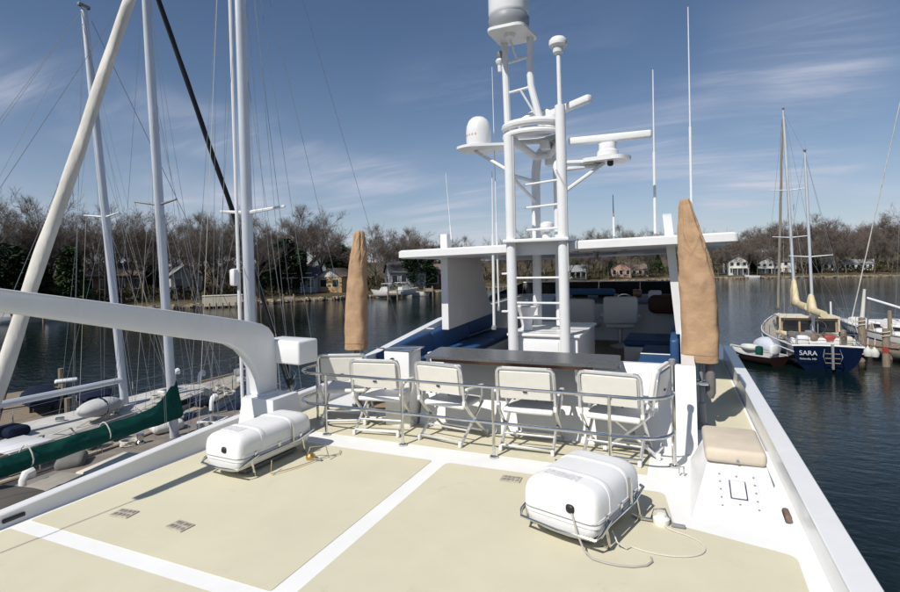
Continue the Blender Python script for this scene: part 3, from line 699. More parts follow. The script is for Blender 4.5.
# ------------------------------------------------------------------ life raft canisters
def section(w_, h_, n=24, ex=3.6, half=None):
    pts = []
    for i in range(n):
        a = 2 * PI * i / n
        c_, s_ = math.cos(a), math.sin(a)
        pts.append((w_ * math.copysign(abs(c_) ** (2 / ex), c_), h_ * math.copysign(abs(s_) ** (2 / ex), s_)))
    return pts
def half_loft(L, W, H, z0, up, ends, ex=4.4, n=20):
    rings = []
    for y, k, kh in ends:
        r_ = []
        for i in range(n + 1):
            a = PI * i / n
            c_, s_ = math.cos(a), math.sin(a)
            r_.append((W / 2 * k * math.copysign(abs(c_) ** (2 / ex), c_), y * L / 2, z0 + up * H * kh * abs(s_) ** (2 / ex)))
        rings.append(r_)
    return rings
def life_raft(loc, rz, label, W, L, H, drop):
    t = thing('life_raft', label, 'life raft', loc, rz, 'life raft canisters on the deck')
    zf = .205
    ends = [(-1.0, .82, .45), (-.985, .90, .72), (-.95, .955, .88), (-.88, .985, .97), (-.75, 1, 1), (.75, 1, 1), (.88, .985, .97), (.95, .955, .88), (.985, .90, .72), (1.0, .82, .45)]
    lid = MB().loft(half_loft(L, W, H, zf + .012, 1, ends)).build('lid', CANIS, t, ang=50)
    eb = [(-.985, .80, .55), (-.96, .90, .85), (-.9, .955, .96), (-.78, .98, 1), (.78, .98, 1), (.9, .955, .96), (.96, .90, .85), (.985, .80, .55)]
    MB().loft(half_loft(L, W * .985, .125, zf - .028, -1, eb, ex=2.6)).build('base', CANIS, t, ang=50)
    # flange where the halves meet
    fr = []
    for z in (zf + .004, zf + .026):
        fr.append([(x, y, z) for x, y in rounded([(-W / 2 * 1.015, -L / 2 * 1.005), (W / 2 * 1.015, -L / 2 * 1.005), (W / 2 * 1.015, L / 2 * 1.005), (-W / 2 * 1.015, L / 2 * 1.005)], .09)])
    MB().loft(fr).build('flange', CANIS, t)
    MB().loft([[(x * .995, y * .995, z - .010) for x, y, z in fr[0]], [(x * .995, y * .995, z) for x, y, z in fr[0]]]).build('gasket', GREYM, t)
    MB().loft([[(x, y, z - .032) for x, y, z in fr[0]], [(x, y, z - .010) for x, y, z in fr[0]]]).build('flange', CANIS, t)
    for s in (-1, 1):
        for yy in (-.62, 0.0, .62):
            MB().rbox((s * W / 2 * 1.022, yy * L / 2, zf), (.012, .035, .06), .004, 1).build('clip', STEEL, t)
    for y in (-.40, .40):
        rr = half_loft(L, W * 1.012, H * 1.022, zf + .012, 1, [(y - .055 / L, 1, .985), (y - .035 / L, 1, 1.012), (y + .035 / L, 1, 1.012), (y + .055 / L, 1, .985)])
        MB().loft(rr).build('lid_rib', CANIS, t, ang=50)
    # faded instruction print on the lid
    MB().rbox((-.04, -.31 * L, zf + .012 + H), (W * .46, .13 * L, .006), .002, 1).build('instruction_print', mat('faded_print', (.64, .64, .65), .6, var=.25, scale=45), t)
    # painter outlet
    MB().rbox((.04 if drop else .10, -L / 2 * .985, zf + .075), (.07, .05, .065), .025, 3).build('painter_outlet', BLACK, t)
    # tubular cradle
    zc = .125
    w2, l2 = W / 2 * 1.07, L / 2 * 1.05
    path = [(-w2, -l2 * .55, zc + .07), (-w2, -l2 * .9, zc + .03), (-w2 * .93, -l2, zc), (0, -l2, zc - .015), (w2 * .93, -l2, zc), (w2, -l2 * .9, zc + .03), (w2, -l2 * .55, zc + .07)]
    MB().tube(path, .012, 8).build('cradle_bar', STEEL, t)
    for s in (-1, 1):
        MB().tube([(s * w2, -l2 * .92, zc + .02), (s * w2, -l2 * .6, zc + .05), (s * w2, l2 * .5, zc + .05), (s * w2, l2 * .95, zc + .10), (s * w2 * .9, l2, zc + .10)], .012, 8).build('cradle_bar', STEEL, t)
        for yy in (-.72, .6):
            MB().tube([(s * w2, yy * l2, zc + .05), (s * w2 * 1.04, yy * l2 + .02, .06), (s * w2 * .98, yy * l2 + .05, .016), (s * w2 * .8, yy * l2 + .07, .012)], .011, 8).build('cradle_leg', STEEL, t)
        MB().tube([(s * w2, l2 * .35, zc + .05), (s * w2 * 1.0, l2 * .35, zc + .2), (s * w2 * .97, l2 * .33, zc + .25)], .010, 6).build('tie_down', STEEL, t)
    MB().box((0, 0, .035), (W * .62, L * .7, .03)).build('chock', GREYF, t)
    return t
r1 = life_raft((-4.04, 4.20, .004), R(-3), 'white life raft canister on its cradle at the foot of the crane', .50, 1.0, .205, True)
r2 = life_raft((-.70, 4.08, .004), R(-17), 'white life raft canister alone on the near deck with a loose cable', .595, .80, .22, False)
# painter lines and the small hydrostatic release beside the near raft
ln = MB()
ln.tube([(-.72, 3.70, .285), (-.715, 3.665, .275), (-.70, 3.645, .24), (-.67, 3.63, .14), (-.62, 3.60, .05), (-.56, 3.575, .016), (-.48, 3.56, .014), (-.39, 3.56, .014), (-.30, 3.58, .014), (-.22, 3.63, .014), (-.19, 3.69, .014), (-.20, 3.74, .014)], .007, 6)
tag(ln.build('painter_line', mat('grey_webbing', (.40, .39, .36), .8)), 'grey painter line falling from the near life raft onto the deck', 'rope')
ln = MB()
pts = [(-.46, 3.84, .10), (-.42, 3.78, .05), (-.36, 3.79, .014)] + [(-.16 + .30 * math.cos(a), 3.99 + .19 * math.sin(a), .012) for a in [R(x) for x in range(-125, 75, 8)]] + [(-.10, 4.19, .014), (-.14, 4.24, .03)]
ln.tube(pts, .0055, 6)
tag(ln.build('release_cord', ROPE), 'thin white cord looped on the deck beside the near life raft', 'cord')
hy = thing('hydrostatic_release', 'small steel and white release unit on the deck right of the near raft', 'release unit', (-.15, 4.27, .004))
MB().lathe([(.055, 0), (.06, .02), (.06, .045), (.035, .06), (.03, .075)], (0, 0, 0), 16).build('body', VINYL, hy)
MB().tube([(-.07, .02, .02), (-.05, .03, .09), (.03, .04, .10), (.06, .02, .03)], .008, 6).build('bail', STEEL, hy)
MB().rbox((-.11, .0, .02), (.10, .025, .02), .006).build('shackle', STEEL, hy)
MB().rbox((.12, -.02, .015), (.10, .03, .025), .008).build('hook', GREYM, hy)
hy2 = thing('hydrostatic_release', 'small brass release unit on the deck right of the far raft', 'release unit', (-3.58, 4.42, .004))
MB().lathe([(.045, 0), (.05, .02), (.05, .04), (.03, .06)], (0, 0, 0), 14).build('body', BRASS, hy2)
MB().tube([(-.05, 0, .02), (-.02, .02, .12), (.16, .05, .15), (.20, .05, .02)], .007, 6).build('bail', STEEL, hy2)
MB().rbox((.09, -.01, .015), (.12, .025, .02), .006).build('shackle', GREYM, hy2)
ln = MB().tube([(-3.72, 4.0, .12), (-3.66, 3.92, .025), (-3.55, 4.15, .022), (-3.45, 4.5, .022), (-3.36, 4.62, .022), (-3.42, 4.72, .022)], .005, 6)
tag(ln.build('release_cord', mat('tan_cord', (.40, .32, .18), .8)), 'thin tan cord on the deck beside the far life raft', 'cord')

# ------------------------------------------------------------------ deck plates
def deck_plate(x, y, rz, label):
    t = thing('deck_plate', label, 'deck plate', (x, y, .004), rz, 'small mottled plates set in the deck')
    PM = mat('mottled_plate', (.42, .38, .30), .8, var=.3, scale=35)
    MB().rbox((0, 0, .005), (.19, .13, .010), .004, 1).build('plate', PM, t)
    PN = mat('plate_stud', (.26, .24, .21), .7, var=.3, scale=30)
    for i in range(4):
        for j in range(2):
            MB().rbox((-.065 + i * .043 + random.uniform(-.004, .004), -.03 + j * .058, .012), (.030, .036, .006), .003, 1).build('stud', PN, t)
deck_plate(-4.25, 2.86, R(6), 'small mottled grey plate on the cream deck nearest the port bulwark')
deck_plate(-3.62, 2.88, R(-4), 'small mottled grey plate on the cream deck right of its twin near the bulwark')
deck_plate(-1.46, 4.66, R(3), 'small mottled cream plate left of the near life raft')

# ------------------------------------------------------------------ boat crane (davit)
cr = thing('boat_crane', 'white boat crane with a curved boom reaching aft over the port side', 'crane', (-4.65, 4.89, 0), R(-5.5))
MB().box((.14, -.02, .26), (.58, .54, .50), rz=R(5.5), taper=.80).build('pedestal', WHITE, cr)
MB().lathe([(.012, 0), (.012, .012)], (0, 0, 0), 8).build('bolt', GREYM, cr).matrix_local = Matrix.Translation((.16, -.26, .30)) @ Matrix.Rotation(R(82), 4, 'X')
MB().lathe([(.16, .50), (.16, .535)], (.02, 0, 0), 20).build('slew_ring', WHITE, cr)
prof = [(.14, .53), (.145, .95), (.135, 1.10), (.10, 1.22), (.03, 1.31), (-.06, 1.36), (-.20, 1.40), (-.40, 1.45), (-.98, 1.575), (-2.55, 1.90), (-3.55, 2.11), (-3.60, 2.09), (-3.60, 2.0),
        (-2.55, 1.715), (-.98, 1.30), (-.72, 1.24), (-.52, 1.18), (-.37, 1.09), (-.26, .97), (-.19, .84), (-.15, .70), (-.14, .53)]
bm_ = bmesh.new()
vsx = {}
for s in (-1, 1):
    vsx[s] = [bm_.verts.new((s * (.085 if y > -1 else .085 + .008 * (y + 1) * 1.6), y, z)) for y, z in prof]
n_ = len(prof)
for i in range(n_): bm_.faces.new((vsx[-1][i], vsx[-1][(i + 1) % n_], vsx[1][(i + 1) % n_], vsx[1][i]))
for s in (-1, 1): bm_.faces.new(vsx[s])
bmesh.ops.recalc_face_normals(bm_, faces=list(bm_.faces))
sharp = [e for e in bm_.edges if len(e.link_faces) == 2 and any(len(f.verts) > 5 for f in e.link_faces)]
bmesh.ops.bevel(bm_, geom=sharp, offset=.016, segments=2, profile=.5, affect='EDGES')
me = bpy.data.meshes.new('boom'); bm_.to_mesh(me); bm_.free(); me.materials.append(WPAINT); me.shade_smooth(); me.set_sharp_from_angle(angle=R(30))
o = bpy.data.objects.new('boom', me); COL.objects.link(o); o.parent = cr
wb = MB().rbox((.16, .29, 1.0), (.62, .34, .29), .03, 3).build('winch_housing', WPAINT, cr)
MB().tube([(.02, -3.56, 2.03), (-.02, -7.0, 2.05), (-.02, -8.4, .1)], .006, 6).build('hoist_wire', WIRE, cr)
MB().tube([(.10, .18, .86), (.16, .20, .66), (.20, .22, .55)], .014, 6).build('hydraulic_hose', BLACK, cr)
MB().rbox((.21, .23, .62), (.07, .07, .09), .025, 2).build('valve', BLACK, cr)

# ------------------------------------------------------------------ umbrellas furled in tan covers
def umbrella(base, rows, label, folds, seed, pole_top, tail=True):
    """rows: (z, cx, cy, rx, ry) cross sections of the cover from hem to tip"""
    rnd = random.Random(seed)
    t = thing('covered_umbrella', label, 'umbrella', base, group='furled umbrellas in tan canvas covers')
    n = 110; rings = []
    ph = [rnd.uniform(0, 6.28) for _ in range(8)]
    K = 130
    def tri(x): return abs(((x / PI) % 2) - 1) * 2 - 1          # creased wave
    ridges = [(rnd.uniform(.30, .97), rnd.uniform(0, 2 * PI), rnd.choice([-1, 1]) * rnd.uniform(.05, .26), rnd.uniform(.035, .085), rnd.uniform(.012, .026), rnd.uniform(.5, 1.1)) for _ in range(34)]
    pleats = [(rnd.uniform(0, 2 * PI), rnd.uniform(.35, .6), rnd.uniform(.10, .22), rnd.uniform(.16, .30)) for _ in range(7)]
    def fold(a, hz):
        d = 0.0
        for h0, a0, sl_, amp, wd, ext in ridges:                # short sharp pulls running slantwise round the cover
            da = (a - a0 + PI) % (2 * PI) - PI
            if abs(da) < ext:
                x = abs(hz - h0 - sl_ * da) / wd
                if x < 1: d += amp * (1 - x) * (1 - (da / ext) ** 2)
        for a0, h0, amp, wd in pleats:                          # long pleats that gather the cloth under the tip
            if hz > h0:
                da = abs((a - a0 + PI) % (2 * PI) - PI)
                if da < wd: d -= amp * (1 - da / wd) * min(1, (hz - h0) / .25)
        return d
    for k in range(K + 1):
        f = k / K * (len(rows) - 1); i = min(int(f), len(rows) - 2); q = f - i
        P = [rows[max(0, i - 1)], rows[i], rows[i + 1], rows[min(len(rows) - 1, i + 2)]]
        z, cx_, cy_, rx, ry = [.5 * (2 * P[1][j] + (P[2][j] - P[0][j]) * q + (2 * P[0][j] - 5 * P[1][j] + 4 * P[2][j] - P[3][j]) * q * q + (3 * P[1][j] - P[0][j] - 3 * P[2][j] + P[3][j]) * q ** 3) for j in range(5)]
        r_ = []
        hz = k / K
        for j in range(n):
            a = 2 * PI * j / n
            c_, s_ = math.cos(a), math.sin(a)
            ex = 2.9 - 1.0 * hz                                  # boxy at the hem, rounder at the tip
            bx, by = math.copysign(abs(c_) ** (2 / ex), c_), math.copysign(abs(s_) ** (2 / ex), s_)
            d = 1 + folds * (.25 + 1.5 * hz ** 1.5) * (.55 * tri(2 * a + ph[0] + .8 * hz) + .45 * tri(3 * a + ph[1] - 1.2 * hz))
            pull = math.exp(-((hz - .58) / .20) ** 2)
            d += fold(a, hz) * (1 if hz < .97 else .4)
            d += .030 * math.sin(21 * hz + 2 * a + ph[4]) * math.sin(3 * a + ph[5]) + .012 * math.sin(47 * hz - 3 * a + ph[6])
            d += .030 * (1 - hz) ** 6 * math.sin(5 * a + ph[7])
            r_.append((cx_ + rx * d * bx, cy_ + ry * d * by, z + .006 * math.sin(4 * a + ph[1]) * (1 - hz)))
        rings.append(r_)
    cv = MB().loft(rings).build('cover', TAN, t, ang=45)
    hem = [[(rings[5][j][0] + .004 * math.cos(2 * PI * j / n), rings[5][j][1] + .004 * math.sin(2 * PI * j / n), rings[5][j][2] + dz) for j in range(n)] for dz in (.03, .038)]
    MB().loft(hem, cap=False).build('hem_seam', mat('tan_stitch', (.33, .19, .10), .9), cv)
    MB().tube([(0, 0, 0), (0, 0, pole_top)], .024, 10).build('pole', GREYM, t)
    MB().lathe([(.11, 0), (.11, .03), (.05, .06), (.04, .3)], (0, 0, 0), 14).build('base', GREYM, t)
    return t
u1 = umbrella((.24, 6.95, .0), [(.80, -.005, 0, .20, .13), (1.1, .0, 0, .205, .135), (1.5, -.005, 0, .205, .135), (1.9, -.035, 0, .19, .13), (2.25, -.08, 0, .15, .11), (2.55, -.12, 0, .10, .085), (2.74, -.14, 0, .062, .055), (2.765, -.14, 0, .04, .035)],
              'furled umbrella in a tan canvas cover by the starboard side deck', .15, 3, 1.0)
MB().loft([[(.10 + (.045 + .0 * k) * s_ * math.cos(2 * PI * j / 12), .02 + .05 * s_ * math.sin(2 * PI * j / 12), z) for j in range(12)] for k, (z, s_) in enumerate(((.86, 1.1), (.7, 1.2), (.55, 1.3), (.42, 1.25), (.36, .7)))]).build('canopy_tip', GREYF, u1)
MB().rbox((-.02, -.03, .55), (.20, .16, .05), .02).build('clamp', STEEL, u1)
u2 = umbrella((-4.20, 6.26, .0), [(.86, -.02, 0, .155, .12), (1.2, -.015, 0, .165, .125), (1.6, .0, 0, .155, .12), (1.95, .02, 0, .138, .115), (2.25, .045, 0, .115, .10), (2.48, .065, 0, .085, .08), (2.54, .07, 0, .05, .05)],
              'furled umbrella in a tan canvas cover by the port side beyond the crane', .16, 8, 1.0)
MB().tube([(-.05, .02, .90), (-.09, .02, .55)], .016, 6).build('rib_tip', GREYM, u2)
MB().tube([(.06, .02, .90), (.09, .02, .55)], .016, 6).build('rib_tip', GREYM, u2)

# ------------------------------------------------------------------ sloped locker with cushion on the starboard side
lk = thing('deck_locker', 'white sloped locker with a bolted hatch and tan cushion by the starboard bulwark', 'locker', (.40, 4.45, .0))
MB().add([(-.34, -.04, 0), (.31, -.06, 0), (.255, .62, .27), (-.19, .62, .25), (-.32, 1.32, 0), (.27, 1.32, 0), (.26, 1.30, .27), (-.19, 1.30, .25)],
         [(0, 1, 2, 3), (3, 2, 6, 7), (0, 3, 7, 4), (1, 5, 6, 2), (4, 7, 6, 5), (0, 4, 5, 1)]).build('body', WHITE, lk, ang=0)
MB().rbox((.025, .92, .325), (.47, .72, .125), .04, 3).build('cushion', TANV, lk)
MB().lathe([(.012, 0), (.012, .01)], (0, 0, 0), 8).build('snap', GREYM, lk).matrix_local = Matrix.Translation((.04, .556, .30)) @ Matrix.Rotation(R(90), 4, 'X')
sl = Matrix.Translation((.0, .29, .138)) @ Matrix.Rotation(R(22.5), 4, 'X')
pn = MB().rbox((0, 0, 0), (.30, .43, .014), .01, 2).build('panel', WHITE, lk); pn.matrix_local = sl @ Matrix.Translation((.015, .0, .006))
fr_ = MB()
fr_.rbox((0, 0, .012), (.125, .205, .012), .01, 2)
fo = fr_.build('hatch_frame', STEEL, lk); MF = sl @ Matrix.Translation((.015, .01, .002)); fo.matrix_local = MF
ho = MB().rbox((0, 0, .02), (.105, .185, .012), .008, 2).build('hatch_lid', WHITE, lk); ho.matrix_local = MF
for i in range(5):
    for s in (-1, 1):
        b_ = MB().lathe([(.008, 0), (.008, .006)], (0, 0, 0), 8).build('bolt', GREYM, lk); b_.matrix_local = sl @ Matrix.Translation((.015 + s * .125, -.17 + .085 * i, .012))
for s in (-1, 1):
    b_ = MB().lathe([(.008, 0), (.008, .006)], (0, 0, 0), 8).build('bolt', GREYM, lk); b_.matrix_local = sl @ Matrix.Translation((.015, .01 + s * .15, .012))
drn = MB().rbox((.735, 4.68, .04), (.05, .16, .06), .02, 2)
tag(drn.build('drain_box', mat('brown_metal', (.16, .11, .085), .6, var=.3, scale=20)), 'small brown drain box in the gap right of the locker', 'drain')
# ------------------------------------------------------------------ the shore across the creek
SHORE = [(-900, 40), (-300, 52), (0, 67), (100, 74), (200, 79), (300, 88), (400, 100), (500, 127), (600, 148), (700, 163), (800, 155), (900, 147), (1200, 125), (1800, 95)]
def shore(px):
    for (a, da), (b, db) in zip(SHORE, SHORE[1:]):
        if a <= px <= b: return da + (db - da) * (px - a) / (b - a)
    return SHORE[0][1] if px < SHORE[0][0] else SHORE[-1][1]
def bump_(px): return 1.0 + .6 * math.sin(px * .11) + .4 * math.sin(px * .31 + 1)
def ground(px, off):
    """land height at a bearing, off metres behind the waterline"""
    T_ = [(0, -.5), (.6, .35), (3, .7), (12, 1.25), (35, 2.4), (80, 5.0), (160, 9), (320, 13)]
    k = 1.0 if px > 550 else .8
    for (a, za), (b, zb) in zip(T_, T_[1:]):
        if off <= b: return WATER + (za + (zb - za) * (off - a) / (b - a)) * (k if off > 1 else 1)
    return WATER + 13
LANDM = mat('leaf_litter_and_grass', (.085, .072, .042), .95, var=.4, scale=.12, stain=(.05, .8, (.07, .10, .032)), bump=.6, bscale=1.5, bdist=.2, spec=.1)
cols = list(range(-900, 1801, 12)); offs = [0, .5, 1.2, 3, 7, 12, 22, 35, 55, 80, 120, 160, 240, 320]
lv = []; lf = []
for px in cols:
    for of in offs:
        p = polar(px, shore(px) + of + bump_(px) * (1 if of < 5 else .3))
        lv.append((p.x, p.y, ground(px, of) + (random.uniform(-.12, .12) if of > 1 else 0)))
nr = len(offs)
for i in range(len(cols) - 1):
    for j in range(nr - 1): lf.append((i * nr + j, (i + 1) * nr + j, (i + 1) * nr + j + 1, i * nr + j + 1))
tag(MB().add(lv, lf).build('shore_land', LANDM, ang=80), 'wooded grassy bank on the far side of the creek', kind='structure')
# sandy bank and stone edge along the waterline
bk = MB(); rnd = random.Random(5)
for px in range(-60, 960, 2):
    for k in range(3):
        q = px + rnd.uniform(-1, 1); p = polar(q, shore(q) + bump_(q) + rnd.uniform(-.3, .9))
        s_ = rnd.uniform(.25, .7)
        bk.box((p.x, p.y, WATER + rnd.uniform(0, .4)), (s_, s_ * rnd.uniform(.7, 1.4), s_ * .7), rz=rnd.uniform(0, 3), rx=rnd.uniform(-.4, .4))
tag(bk.build('bank_stones', mat('bank_stone', (.25, .20, .145), .95, var=.35, scale=1.2), ang=0), 'brown stones along the far waterline', kind='stuff')

# ------------------------------------------------------------------ trees
BARK = mat('grey_brown_bark', (.14, .12, .105), .95, var=.3, scale=3, spec=.1)
TWIG = mat('bare_twigs', (.15, .128, .112), .95, var=.25, scale=.6, spec=.1)
TWIGR = mat('budding_red_twigs', (.165, .128, .112), .95, var=.3, scale=.5, spec=.1)
NEEDLE = mat('dark_evergreen_needles', (.020, .042, .018), .9, var=.45, scale=.9, spec=.15)
NEEDLE2 = mat('mid_green_needles', (.045, .075, .030), .9, var=.4, scale=.9, spec=.15)
def rdir(rn, d, spread, up=.0):
    o = d.orthogonal().normalized(); a = rn.uniform(0, 2 * PI)
    o = Matrix.Rotation(a, 3, d) @ o
    v = (d * math.cos(spread) + o * math.sin(spread)); v.z += up
    return v.normalized()
def bare_tree(seed, h, wide=1.0, nt_=1.0):
    rn = random.Random(seed); tr = MB(); br = MB()
    twv = []; twf = []
    def twig(p, d, L, w):
        q = d.orthogonal().normalized() * w
        q = Matrix.Rotation(rn.uniform(0, 6.28), 3, d) @ q
        o = len(twv)
        m = p + d * L * .55 + Vector((rn.uniform(-.1, .1), rn.uniform(-.1, .1), rn.uniform(-.02, .14))) * L
        e = p + d * L + Vector((rn.uniform(-.2, .2), rn.uniform(-.2, .2), rn.uniform(.0, .25))) * L
        twv.extend([p - q, p + q, m + q * .7, m - q * .7, e]); twf.extend([(o, o + 1, o + 2, o + 3), (o + 3, o + 2, o + 4)])
    def limb(p, d, L, r, lev):
        n = 4 if lev < 2 else 3
        pts = [p]; q = p.copy(); dd = d.copy()
        for i in range(n):
            dd = (dd + Vector((rn.uniform(-.16, .16), rn.uniform(-.16, .16), rn.uniform(-.02, .13)))).normalized()
            q = q + dd * L / n; pts.append(q.copy())
        rs = [r * (1 - .68 * i / n) for i in range(n + 1)]
        br.tube(pts, rs, 5 if lev < 2 else 3, cap=False)
        if lev < 3:
            for k in range(rn.randint(4, 6) if lev < 2 else rn.randint(4, 6)):
                t = rn.uniform(.25, 1.0); i = min(int(t * n), n - 1); pp = pts[i].lerp(pts[i + 1], t * n - i)
                limb(pp, rdir(rn, (pts[i + 1] - pts[i]).normalized(), R(rn.uniform(24, 58)), .12), L * rn.uniform(.42, .66), max(.012, r * (1 - .6 * t) * .58), lev + 1)
        if lev >= 2:
            for k in range(int((9 if lev == 3 else 6) * nt_)):
                t = rn.uniform(.1, 1.0); i = min(int(t * n), n - 1); pp = pts[i].lerp(pts[i + 1], t * n - i)
                twig(pp, rdir(rn, (pts[i + 1] - pts[i]).normalized(), R(rn.uniform(15, 65)), .15), rn.uniform(.5, 1.15), rn.uniform(.010, .017))
    H1 = h * rn.uniform(.28, .38)
    lean = Vector((rn.uniform(-.07, .07), rn.uniform(-.07, .07), 1))
    base_r = h * .0155
    pts = [Vector((0, 0, -.6))] + [Vector((lean.x * H1 * f * 1.2 + rn.uniform(-.08, .08), lean.y * H1 * f * 1.2 + rn.uniform(-.08, .08), H1 * f)) for f in (0.02, .35, .7, 1.0)]
    tr.tube(pts, [base_r * 1.5, base_r * 1.25, base_r, base_r * .9, base_r * .8], 8)
    top = pts[-1]
    # leader
    limb(top, lean.normalized(), h * .52, base_r * .72, 0)
    for k in range(6):
        f = rn.uniform(.6, 1.0); pp = pts[2].lerp(top, f * .9)
        a = k * 2 * PI / 6 + rn.uniform(-.4, .4); sp = R(rn.uniform(24, 52)) * wide
        d = Vector((math.cos(a) * math.sin(sp), math.sin(a) * math.sin(sp), math.cos(sp)))
        limb(pp, d, h * rn.uniform(.34, .5), base_r * rn.uniform(.42, .58), 0)
    tw_ = MB(); tw_.v = [tuple(v) for v in twv]; tw_.f = twf
    return tr, br, tw_
def evergreen(seed, h, w_, cone, nb=5200):
    rn = random.Random(seed); tr = MB().tube([(0, 0, -.5), (0, 0, h * .5), (0, 0, h * .92)], [h * .018, h * .012, .02], 6)
    vs = []; fs = []
    lobes = [(rn.uniform(0, 6.28), rn.uniform(.15, .85), rn.uniform(.75, 1.15)) for _ in range(26)]
    for i in range(nb):
        a0, hz0, kk = rn.choice(lobes)
        a = a0 + rn.gauss(0, .35); hz = min(.99, max(.03, hz0 + rn.gauss(0, .07)))
        env = (1 - hz) ** .8 if cone else math.sqrt(max(0, 1 - (2 * hz - .95) ** 2)) * .95 + .08
        rr = w_ / 2 * env * kk * math.sqrt(rn.uniform(.30, 1.0))
        p = Vector((rr * math.cos(a), rr * math.sin(a), h * hz))
        out = Vector((math.cos(a), math.sin(a), rn.uniform(-.5, .5) - (.3 if cone else 0))).normalized()
        L = rn.uniform(.35, .8); q = rdir(rn, out, R(90)) * rn.uniform(.10, .22)
        o = len(vs); e = p + out * L + Vector((rn.uniform(-.2, .2), rn.uniform(-.2, .2), rn.uniform(-.2, .2)))
        vs.extend([p - q, p + q, e + q * .5, e - q * .5]); fs.append((o, o + 1, o + 2, o + 3))
    cr_ = MB(); cr_.v = [tuple(v) for v in vs]; cr_.f = fs
    return tr, cr_
TREES = []
for i, (sd_, h_, wd) in enumerate([(1, 15, 1.0), (2, 15, 1.15), (3, 15, .85), (4, 15, 1.25), (5, 15, 1.0), (6, 15, .75)]):
    tr, br, tws = bare_tree(sd_, h_, wd)
    TREES.append((tr.mesh('trunk', BARK, 60, False), br.mesh('limbs', BARK, 0, False), tws.mesh('crown', TWIG, 0, False), tws.mesh('crown_red', TWIGR, 0, False)))
EVER = []
for sd_, h_, w_, cn, mm in ((21, 10, 6.5, False, NEEDLE), (22, 10, 5.0, True, NEEDLE2), (23, 10, 8.0, False, NEEDLE), (24, 10, 4.5, True, NEEDLE)):
    tr, cr_ = evergreen(sd_, h_, w_, cn)
    EVER.append((tr.mesh('trunk', BARK, 60, False), cr_.mesh('crown', mm, 0, False)))
def link(name, me, parent):
    o = bpy.data.objects.new(name, me); COL.objects.link(o); o.parent = parent; return o
def plant_tree(px, off, h, v, rz, red, label, group, wide=1.0):
    p = polar(px, shore(px) + off, ground(px, off) - .1)
    t = thing('bare_tree', label, 'tree', p, rz, group)
    k = h / 15.0; t.scale = (k * wide, k * wide, k)
    a, b, c, d = TREES[v % len(TREES)]
    link('trunk', a, t); link('limbs', b, t); link('crown', d if red else c, t)
    return t
def plant_ever(px, off, h, v, rz, label, group, wide=1.0):
    p = polar(px, shore(px) + off, ground(px, off) - .1)
    t = thing('evergreen_tree', label, 'tree', p, rz, group)
    k = h / 10.0; t.scale = (k * wide, k * wide, k)
    a, b = EVER[v % len(EVER)]
    link('trunk', a, t); link('crown', b, t)
    return t
rt = random.Random(77)
GL = 'bare trees on the left shore'
LEFT = [(-22, 15, 13.3), (-4, 6, 13.7), (10, 22, 13.7), (24, 9, 14.4), (38, 17, 15.2), (51, 7, 15.6), (66, 25, 14.4), (80, 12, 12.8), (92, 24, 14.0), (104, 9, 12.8), (118, 26, 13.6), (130, 14, 12.8), (142, 8, 13.2), (155, 28, 14.6), (167, 14, 13.3), (180, 26, 14.6), (192, 8, 12.9), (203, 30, 14.6), (213, 16, 13.3), (222, 10, 13.8), (233, 28, 14.6), (246, 20, 13.8), (257, 9, 13.3), (268, 24, 13.8), (281, 30, 13.3), (296, 20, 14.2), (309, 13, 13.8), (321, 26, 14.6), (333, 36, 12.5), (345, 42, 11.2)]
for (px, of, h_) in LEFT:
    z = 'left of the thick furled sail' if px < 60 else ('between the three sailboat masts' if px < 240 else 'between the tall mast and the port umbrella')
    plant_tree(px, of, h_ * rt.uniform(.95, 1.05), rt.randrange(6), rt.uniform(0, 6.28), False, 'bare grey deciduous tree on the shore ' + z, GL + ' ' + z, rt.uniform(.85, 1.1))
for (px, of, h_) in [(376, 16, 15.0), (386, 28, 15.5), (397, 18, 14.5), (408, 30, 14), (419, 22, 13), (430, 34, 13), (442, 26, 12.5), (455, 36, 13), (470, 25, 12.5), (486, 30, 13), (500, 20, 12)]:
    plant_tree(px, of, h_ * .84, rt.randrange(6), rt.uniform(0, 6.28), False, 'bare tree on the shore between the port umbrella and the radar tower', 'bare trees behind the port roof edge', 1.1)
for px in range(516, 700, 9):
    plant_tree(px + rt.uniform(-3, 3), rt.uniform(10, 45), rt.uniform(10.5, 14.0), rt.randrange(6), rt.uniform(0, 6.28), rt.random() < .5, 'bare tree on the distant shore seen under the hardtop', 'bare trees seen under the hardtop', 1.1)
def zone(px):
    return 'seen under the hardtop' if px < 700 else 'next to the starboard umbrella' if px < 760 else 'behind the ketch masts' if px < 815 else 'right of the ketch masts' if px < 860 else 'at the right edge'
for px in range(704, 960, 6):
    of = rt.uniform(12, 60); k = 1.0 + .10 * math.sin(px * .05) + (.12 if px > 800 else 0)
    plant_tree(px + rt.uniform(-3, 3), of, rt.uniform(11.5, 14.5) * k, rt.randrange(6), rt.uniform(0, 6.28), rt.random() < .6, 'bare reddish brown tree in the wood on the right shore ' + zone(px), 'bare trees on the right shore ' + zone(px), 1.15)
for px, of in ((718, 5), (727, 7), (749, 6), (757, 5), (775, 8), (795, 6), (806, 7), (822, 8), (838, 9), (846, 6), (862, 8), (874, 7), (892, 6), (570, 6), (586, 7), (608, 5), (631, 6), (648, 7)):
    plant_tree(px, of, rt.uniform(8, 12), rt.randrange(6), rt.uniform(0, 6.28), False, 'bare tree standing before the shore houses ' + zone(px), 'bare trees before the houses ' + zone(px), .9)
